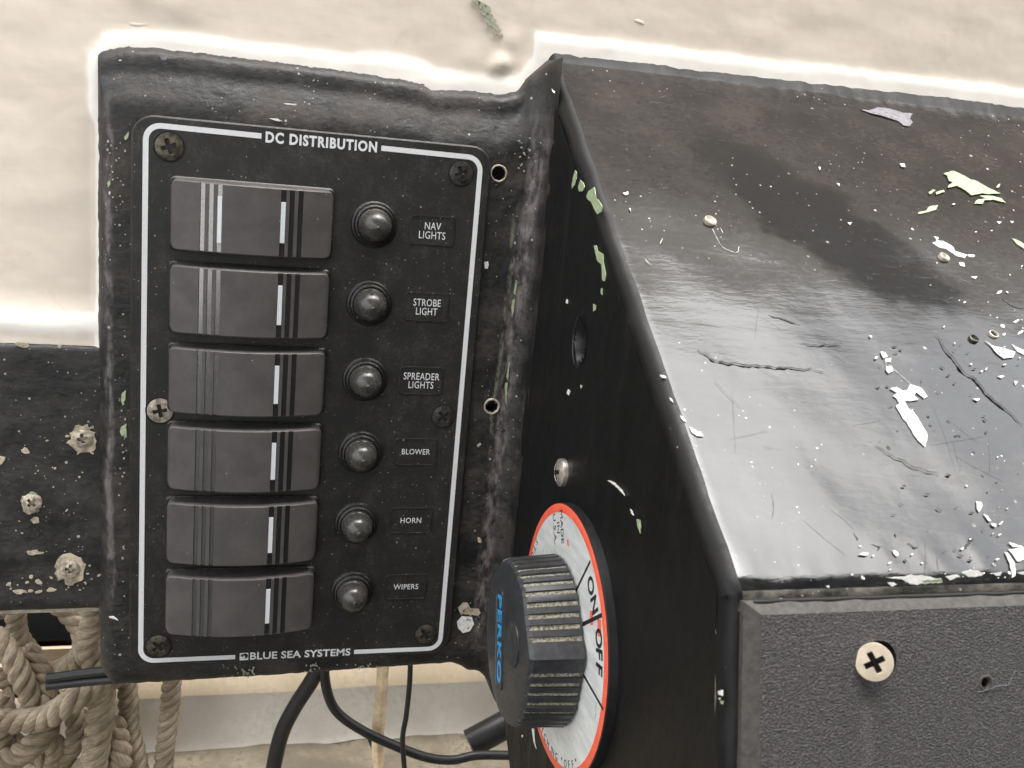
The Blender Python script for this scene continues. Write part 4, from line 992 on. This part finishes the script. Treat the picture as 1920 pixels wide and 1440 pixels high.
for k, (x, z, r, mt, rot, pr_) in enumerate(((6.9, -4.9, 4.0, 'screwdark', 0.35, 0.35), (94.2, -5.2, 3.75, 'screwblack', 0.4, 0.3), (5.2, -85.1, 3.9, 'screwcorr', 0.2, 0.4), (94.7, -85.1, 3.7, 'screwblack', 0.75, 0.3), (5.5, -165.7, 3.9, 'screwdark', 0.75, 0.3), (94.7, -165.2, 3.7, 'screwdark', 0.6, 0.3))):
    s_ = screw(V((x, 0, z)), FN, r, 0.45, mt, panel, rot=rot, proud=pr_)
    if k in (0, 2): s_['label'] = ('large tarnished screw at the upper left corner', None, 'scratched screw half hidden behind a rocker')[k]
    bm = bmesh.new(); lathe(bm, [(r * 1.13, 0.0), (r * 1.13, 0.10), (r * 1.05, 0.12), (r * 1.03, -0.3)], V((x, 0, z)), FN, 40, cap=False)
    obj('countersink', bm, 'void', s_, smooth=30)

# ================================================================ rotary battery switch on the side wall
DX = 119.3
DC = V((DX, -69.2, -130.1)); DR = 38.0
KC = P(1041, 1198, 0, DX - 0.9)
bsw = empty('battery_switch', (XS, DC.y, DC.z), 'round battery selector switch with silver dial, red ring and ribbed black knob', 'battery switch')
bm = bmesh.new(); lathe(bm, [(DR + 0.1, -(XS - DX) - 0.4), (DR + 0.1, -0.35), (DR - 0.4, -0.02)], DC, SN, 120, cap=True); obj('switch_body', bm, 'cable', bsw, smooth=30)
bm = bmesh.new(); rws = []
for q, z in ((DR - 2.6, 0.0), (DR - 2.6, 0.16), (DR - 0.5, 0.16), (DR - 0.1, 0.0)): rws.append([DC + SN[0] * (q * math.cos(a)) + SN[1] * (q * math.sin(a)) + SN[2] * z for a in [2 * math.pi * i / 120 for i in range(120)]])
grid(bm, rws, True); obj('red_ring', bm, 'red', bsw, smooth=30)
bm = bmesh.new(); lathe(bm, [(DR - 2.5, 0.0), (DR - 2.5, 0.14)], DC, SN, 120); dial = obj('dial', bm, 'disc', bsw, smooth=30)
SB = DC + SN[2] * 0.14
def dpt(px, py): return P(px, py, 0, DX - 0.14)
def dline(a, b, w=0.42):
    A, B = dpt(*a), dpt(*b); t = (B - A).normalized(); nn = t.cross(SN[2]) * w; bm = bmesh.new()
    prism(bm, [((q - SB).dot(SN[0]), (q - SB).dot(SN[1])) for q in (A + nn, B + nn, B - nn, A - nn)], SB, SN, 0.06); obj('dial_line', bm, 'blackprint', dial, smooth=0)
dline((1107, 1052), (1079, 1110)); dline((1129, 1153), (1092, 1171), 0.55); dline((1094, 1265), (1131, 1330))
def ang(px, py): d = dpt(px, py) - DC; return math.atan2(d.dot(SN[0]), d.dot(SN[1])), d.length
a_on, r_on = ang(1108, 1098); a_n, _ = ang(1121, 1128)
arc_text('ON', SB, SN, r_on, a_on, (a_n - a_on), 6.4, 'blackprint', dial, bold=0.03)
a_o, r_o = ang(1123, 1197); a_f, _ = ang(1128, 1258)
arc_text('OFF', SB, SN, r_o, a_o, (a_f - a_o) / 2, 6.4, 'blackprint', dial, bold=0.03)
mc = dpt(1047, 990)
fr90 = (-SN[1], SN[0], SN[2])
def rotfr(deg): a = math.radians(deg); return (SN[0] * math.cos(a) + SN[1] * math.sin(a), SN[1] * math.cos(a) - SN[0] * math.sin(a), SN[2])
a_m = ang(1047, 990)[0]
lettering('MADE\nIN\nU.S.A.', mc, rotfr(-62), 9.6, 9.0, "blackprint", dial, bold=0.0)
a1, rq = ang(1007, 1018); a2, rq2 = ang(1068, 1437)
arc_text('STOP ENGINES BEFORE SWITCHING "OFF"', SB, SN, rq * 0.5 + rq2 * 0.5, a1, -(a1 - a2) / 29.0 if a1 > a2 else -(a1 + 2 * math.pi - a2) / 29.0, 3.1, 'blackprint', dial, bold=0.008, inward=True)
# worn red smears near the divider
for pts in (((1106, 1144), (1112, 1146), (1112, 1172), (1107, 1172)), ((1120, 1160), (1127, 1162), (1128, 1196), (1121, 1192)), ((1063, 1012), (1066, 1012), (1067, 1026), (1064, 1022))):
    A = [dpt(*p) for p in pts]; bm = bmesh.new(); prism(bm, [((q - SB).dot(SN[0]), (q - SB).dot(SN[1])) for q in A], SB, SN, 0.03); obj('red_smear', bm, 'red', dial, smooth=0)

# knob: ribbed circle with one blunt corner pointing at the divider line
kfx, kbx = 103.5, DX - 0.9
KRr = 24.2
cor = P(1098, 1235, 0, kbx); 
def dirang(v): return math.atan2(v.dot(SN[1]), v.dot(SN[0]))
A_C = dirang(cor - V((kbx, KC.y, KC.z)))
RC = (V((0, cor.y - KC.y, cor.z - KC.z))).length
print('knob corner angle', math.degrees(A_C), 'R', RC)
def krad(a):
    d = (a - A_C + math.pi) % (2 * math.pi) - math.pi
    rc = RC; tip = math.radians(40)
    if abs(d) < tip:
        # straight flats from the tangent to the corner
        p0 = V((rc, 0)); p1 = V((KRr * math.cos(tip), KRr * math.sin(tip))); ad = abs(d)
        e = p1 - p0; den = math.cos(ad) * e.y - math.sin(ad) * e.x
        return (p0.x * e.y - p0.y * e.x) / den
    return KRr
NG = 46; outl = []; mats_ = []
for k in range(NG):
    a0 = A_C + 2 * math.pi * (k + 0.5) / NG; w = 2 * math.pi / NG
    smooth_zone = abs(((a0 - A_C + math.pi) % (2 * math.pi)) - math.pi) < math.radians(11)
    g = 0.0 if smooth_zone else 0.6
    for t, dep in ((-0.5, 0), (-0.24, 0), (-0.19, g), (0.19, g), (0.24, 0)):
        outl.append((a0 + t * w, dep)); mats_.append(1 if (dep and t < 0) else 0)
    if k == NG - 1 or True: pass
outl2 = []
bm = bmesh.new()
def kp(a, dep, x, sh=0.0):
    q = krad(a) - dep - sh; return V((x, KC.y, KC.z)) + SN[0] * (q * math.cos(a)) + SN[1] * (q * math.sin(a))
# corner vertex itself
full = []
for (a, dep), mm in zip(outl, mats_): full.append((a, dep, mm))
full.append((A_C + 2 * math.pi, 0, 0)); full.append((A_C + 0.02 + 2 * math.pi, 0, 0))
full = sorted([((a - A_C) % (2 * math.pi), dep, mm) for a, dep, mm in full])
sec = [(kbx, 0, 1), (kfx + 1.8, 0.9, 1), (kfx + 1.2, 1.1, 1), (kfx + 0.9, 1.4, 0.3), (kfx + 0.2, 2.2, 0), (kfx - 0.1, 3.6, 0), (kfx - 0.6, 8.0, 0)]
rws = [[kp(a + A_C, dep * gk, x, sh) for a, dep, mm in full] for x, sh, gk in sec]
vs = [[bm.verts.new(p) for p in r] for r in rws]; n_ = len(full)
for i in range(len(vs) - 1):
    for j in range(n_):
        try: f = bm.faces.new((vs[i][j], vs[i][(j + 1) % n_], vs[i + 1][(j + 1) % n_], vs[i + 1][j]))
        except ValueError: continue
        if i < 3 and full[j][2] == 1: f.material_index = 1
bm.faces.new(vs[-1])
knob = obj('knob', bm, ['knob', 'dust'], bsw, smooth=22)
# raised oval badge frame and the round boss on the knob face
FC = V((kfx - 0.6, KC.y, KC.z))
t0, t1 = P(938, 1112, 0, kfx - 0.6), P(936, 1284, 0, kfx - 0.6)
tc_ = (t0 + t1) / 2; tl_ = (t1 - t0).length
adir = (t0 - t1).normalized(); frt = (-adir, adir.cross(SN[2]) * -1, SN[2])
if frt[1].y > 0: frt = (frt[0], -frt[1], frt[2])
bm = bmesh.new(); rws = []
for (w_, h_, z_) in ((tl_ + 2.6, 7.4, 0.0), (tl_ + 2.6, 7.4, 0.35), (tl_ + 2.0, 6.8, 0.38), (tl_ + 1.8, 6.6, 0.1)): rws.append([tc_ + frt[0] * a + frt[1] * b + SN[2] * z_ for a, b in rrect(w_, h_, 2.4, 6)])
vs = grid(bm, rws, True); bm.faces.new(vs[-1]); obj('badge', bm, 'knob', knob, smooth=30)
lettering('PERKO', tc_ + SN[2] * 0.1, frt, tl_ * 0.96, 4.3, 'blueprint', knob, bold=0.02, thick=0.08)
bc = P(962, 1208, 0, kfx - 0.6); bm = bmesh.new()
lathe(bm, [(6.2, 0.0), (6.2, 0.4), (5.7, 0.45), (5.3, 0.2), (0.02, -0.3)], bc, SN, 40, cap=False); obj('boss', bm, 'knob', knob, smooth=40)

# ================================================================ black board at the left with three screws
board = empty('mounting_board', (-60, 12, -156), 'scuffed black board with three pale screws left of the console', 'board')
bm = bmesh.new(); BY = 9.5
xs = [-120 + 1.5 * i for i in range(75)]; rows = []
for y, z in ((16, -68.0), (BY + 1.2, -67.8), (BY + 0.3, -68.4), (BY, -69.4)) : rows.append([V((x, y, z + 0.15 * nz(x, 0, 0, 0.3))) for x in xs])
for k in range(1, 58): rows.append([V((x, BY + 0.25 * nz(x, 0, k * 1.5, 0.07) + 0.08 * nz(x, 0, k * 1.5, 0.5), -69.4 - k * 1.5)) for x in xs])
for y, z in ((BY + 0.3, -156.2), (BY + 1.0, -156.6), (20, -156.8)): rows.append([V((x, y, z + 0.25 * nz(x, 0, 9, 0.25))) for x in xs])
grid(bm, rows); obj('board_sheet', bm, 'board', board, smooth=60)
bm = bmesh.new(); box(bm, -120, -11.5, BY + 2.6, BY + 4.0, -158.6, -157.3); obj('edge_strip', bm, 'screwpaint', board, smooth=0)
def bp(x, y): return P(x, y, 1, BY - 0.2)
for (px, py, w, h) in ((155, 822, 27, 24), (60, 942, 19, 19), (132, 1066, 28, 26)):
    c = bp(px, py); flake(blob(px - 1, py + 1, w, h, 10, 26, 0.20, px), bp, hn, 'chiptan', board, name='rubbed_patch', h=0.1, jag=0.5)
    tilt = frame((0.1, -1, 0.2))
    screw(c + V((0, 0, 0)), tilt, 3.0, 0.7, 'screwcorr', board, rot=0.2 + px * 0.01, proud=0.55, cross=0.5, depth=1.9)
bm = bmesh.new()
for i in range(70):
    q = 0.7 + rr.expovariate(0.9); t = rr.random()
    if t < 0.4: px, py = rr.uniform(0, 190), 1112 - abs(rr.gauss(0, 16))
    elif t < 0.7: c_ = rr.choice(((155, 822), (60, 942), (132, 1066))); px, py = rr.gauss(c_[0], 30), rr.gauss(c_[1], 28)
    else: px, py = rr.uniform(0, 190), rr.uniform(760, 1100)
    if py > 1110 or px > 186: continue
    flake(blob(px, py, q * rr.uniform(0.9, 2), q * 0.8, rr.uniform(-40, 40), 7, 0.3, i), bp, hn, 'chiptan', board, bm=bm, h=0.08)
for poly in (blob(62, 1036, 14, 4.5, 0, 12), blob(0, 862, 9, 8, 0, 12), blob(48, 846, 8, 6, 20, 12), blob(112, 650, 4, 3, 0, 8), blob(42, 647, 13, 4, 12, 10), blob(66, 975, 8, 6, 0, 10), blob(35, 1110, 12, 4, 0, 10), blob(95, 1106, 8, 4, 0, 10)): flake(poly, bp, hn, 'chiptan', board, bm=bm, h=0.08)
tag(obj('paint_crumbs', bm, 'chiptan', board, smooth=0), kind='stuff')

# ================================================================ ropes, cables and stick below
def path_px(pts, n=8): return catmull([P(x, y, 1, d) for x, y, d in pts], n)
def rope(label, pts, rad=4.3, hand=1, pitch=3.4, group='runs of hemp rope below the board'):
    path = resample(path_px(pts, 14), 0.8); e = tag(bpy.data.objects.new('rope', None), label, 'rope', group); COL.objects.link(e); e.location = path[0] * MM; e.empty_display_size = 0.01
    fr = frames(path); L = 0.8
    for s in range(3):
        bm = bmesh.new(); uvl = bm.loops.layers.uv.new('UVMap'); ctr = []
        for i, (p, (a, b, t)) in enumerate(zip(path, fr)):
            th = hand * 2 * math.pi * (i * L / (pitch * rad * 1.0)) + s * 2 * math.pi / 3
            ctr.append(p + (a * math.cos(th) + b * math.sin(th)) * rad * 0.5)
        f2 = frames(ctr); SG = 9; rows = []
        for i, (p, (a, b, t)) in enumerate(zip(ctr, f2)):
            q = rad * 0.56 * (1 + 0.06 * nz(*p, 0.3))
            rows.append([p + (a * math.cos(2 * math.pi * k / SG) + b * math.sin(2 * math.pi * k / SG)) * q for k in range(SG)])
        vs = [[bm.verts.new(p) for p in r] for r in rows]
        for i in range(len(vs) - 1):
            for k in range(SG):
                f = bm.faces.new((vs[i][k], vs[i][(k + 1) % SG], vs[i + 1][(k + 1) % SG], vs[i + 1][k]))
                for lp_, (uu, vv) in zip(f.loops, ((i, k), (i, k + 1), (i + 1, k + 1), (i + 1, k))): lp_[uvl].uv = (uu * 0.012 - vv * 0.03, vv / SG)
        bm.faces.new(vs[0]); bm.faces.new(vs[-1])
        obj('strand', bm, 'rope', e, smooth=60)
    bm = bmesh.new(); r_ = random.Random(len(label) * 13 + int(pts[0][0]))
    for i in range(int(len(path) * 0.9)):
        k = r_.randrange(1, len(path) - 2); p, (a, b, t) = path[k], fr[k]; th = r_.uniform(0, 6.283)
        o_ = a * math.cos(th) + b * math.sin(th); q0 = p + o_ * rad * 0.92; dr = (o_ * r_.uniform(0.3, 1.0) + t * r_.uniform(-1, 1) + V((r_.uniform(-.5, .5), r_.uniform(-.5, .5), r_.uniform(-.5, .5)))).normalized()
        L_ = r_.uniform(1.0, 3.4); sd = dr.cross(o_).normalized() * 0.05; m1 = q0 + dr * L_ * 0.5 + o_ * 0.2; q1 = q0 + dr * L_ + t * r_.uniform(-0.8, 0.8)
        v_ = [bm.verts.new(w) for w in (q0 - sd, q0 + sd, m1 + sd, m1 - sd, q1)]
        bm.faces.new((v_[0], v_[1], v_[2], v_[3])); bm.faces.new((v_[3], v_[2], v_[4]))
    tag(obj('fibres', bm, 'rope', e, smooth=0), kind='stuff')
rope('hemp rope hanging straight down at the extreme left edge under the board', [(38, 1105, 78), (30, 1150, 80), (34, 1190, 82), (55, 1225, 84), (62, 1262, 80)], 4.0)
rope('hemp rope curling round the dark gap beneath the board', [(50, 1095, 72), (105, 1128, 68), (148, 1172, 64), (156, 1218, 62), (128, 1248, 66), (100, 1262, 72)], 4.2, -1)
rope('hemp rope squeezed in close beside the console below the board', [(188, 1100, 60), (178, 1150, 58), (165, 1200, 60), (172, 1240, 62), (200, 1270, 66)], 4.4)
rope('hemp rope crossing nearly level from the left edge to the console corner', [(-30, 1345, 56), (30, 1352, 54), (85, 1345, 50), (130, 1318, 48), (170, 1295, 52), (225, 1262, 60)], 4.6, -1)
rope('thick hemp rope hanging beneath the console corner', [(196, 1230, 62), (190, 1290, 60), (188, 1350, 58), (180, 1400, 58), (172, 1475, 58)], 5.2)
rope('hemp rope hanging just right of the thick one', [(236, 1262, 70), (240, 1310, 70), (244, 1370, 70), (256, 1420, 68), (262, 1480, 66)], 4.0)
rope('rightmost hemp rope hanging alone before the pale liner', [(322, 1250, 72), (320, 1310, 72), (314, 1370, 70), (308, 1420, 70), (305, 1480, 70)], 3.9)
rope('hemp rope slanting down through the left tangle', [(-10, 1190, 66), (20, 1230, 62), (45, 1280, 60), (62, 1320, 62), (60, 1360, 70)], 4.3)
rope('hemp rope looping back up in the middle of the left tangle', [(52, 1215, 70), (78, 1265, 66), (92, 1308, 62), (72, 1322, 62), (50, 1280, 64), (36, 1240, 70)], 4.1, -1)
rope('hemp rope running to the bottom left corner', [(-20, 1432, 58), (25, 1422, 56), (65, 1395, 56), (92, 1360, 60), (96, 1330, 66)], 4.6)
rope('frayed darker rope end hanging between the two middle ropes', [(212, 1352, 66), (222, 1390, 64), (225, 1430, 62), (222, 1480, 62)], 4.6, -1)
rope('hemp rope dropping down inside the lower left loop', [(80, 1380, 72), (104, 1400, 70), (102, 1440, 70), (90, 1490, 70)], 4.0)
rope('hemp rope hanging down at the lower left corner', [(2, 1300, 76), (8, 1350, 76), (-2, 1400, 74), (-8, 1480, 74)], 4.4)

rope('hemp rope pressed up against the underside of the board at the far left', [(-20, 1150, 84), (20, 1138, 84), (62, 1128, 84), (110, 1108, 84)], 3.6)
rope('hemp rope crossing behind the others from the left edge to the thick hanging one', [(-20, 1262, 84), (50, 1296, 82), (110, 1312, 80), (160, 1344, 78), (200, 1400, 78)], 3.7, -1)
rope('hemp rope bowing out low between the left loops and the thick hanging one', [(118, 1300, 74), (140, 1345, 72), (138, 1395, 70), (112, 1440, 70), (90, 1500, 70)], 3.8)
rope('hemp rope lying along the very bottom left of the tangle', [(-20, 1385, 80), (30, 1392, 78), (80, 1425, 76), (120, 1470, 76)], 3.8)

def cable(name, label, cat, pts, rad, mat='cable', group=None, seg=18):
    path = resample(path_px(pts, 12), 1.5); bm = bmesh.new(); tube(bm, path, rad, seg)
    return tag(obj(name, bm, mat, smooth=60), label, cat, group)
G1 = 'black cables hanging below the console'
cable('cable', 'thickest black cable curving down left below the switch panel', 'cable', [(612, 1225, 40), (585, 1275, 42), (550, 1330, 45), (525, 1385, 48), (505, 1480, 50)], 3.1, group=G1)
cable('cable', 'black cable sweeping right in a long curve in front of the wooden stick', 'cable', [(606, 1225, 36), (612, 1290, 36), (632, 1335, 38), (680, 1370, 40), (740, 1398, 42), (800, 1420, 44), (850, 1425, 46), (900, 1416, 48), (1000, 1418, 52)], 1.95, group=G1)
cable('cable', 'thin black cable dropping straight down right of the wooden stick', 'cable', [(770, 1225, 34), (768, 1280, 34), (762, 1340, 35), (755, 1390, 35), (762, 1480, 36)], 1.05, group=G1)
cable('cable', 'short thin wire just visible behind the sweeping cable', 'cable', [(688, 1372, 56), (696, 1392, 58), (706, 1420, 60), (712, 1470, 62)], 1.0, group=G1)
cable('hose', 'fat blunt black hose end lying at the foot of the console', 'hose', [(1010, 1330, 66), (960, 1352, 66), (915, 1376, 64), (880, 1395, 63)], 6.3, group=None, seg=28)
tw = empty('twin_flex', P(90, 1280, 1, 40), 'twin core black flex sticking out behind the lower corner of the console', 'cable')
for (a, b) in (((88, 1272), (230, 1255)), ((88, 1286), (230, 1272))):
    path = resample(path_px([(a[0], a[1], 40), ((a[0] + b[0]) / 2, (a[1] + b[1]) / 2 - 1, 38), (b[0], b[1], 34)], 12), 1.2); bm = bmesh.new(); tube(bm, path, 1.75, 16); obj('core', bm, 'cable', tw, smooth=60)
path = resample(path_px([(719, 1225, 46), (716, 1290, 46), (711, 1350, 47), (708, 1400, 48), (714, 1480, 50)], 10), 1.5)
bm = bmesh.new(); fr_ = frames(path); rows = []
for i, (p, (a, b, t)) in enumerate(zip(path, fr_)):
    rows.append([p + (a * math.cos(q) + b * math.sin(q)) * (2.25 + 0.25 * nz(*(p + a * math.cos(q) * 4), 0.2) + (0.25 if k % 3 == 0 else 0)) for k, q in enumerate([2 * math.pi * k / 12 for k in range(12)])])
vs = grid(bm, rows, True); bm.faces.new(vs[0]); bm.faces.new(vs[-1])
tag(obj('wooden_stick', bm, 'wood', smooth=30), 'pale split wooden stick standing behind the sweeping black cable', 'stick')
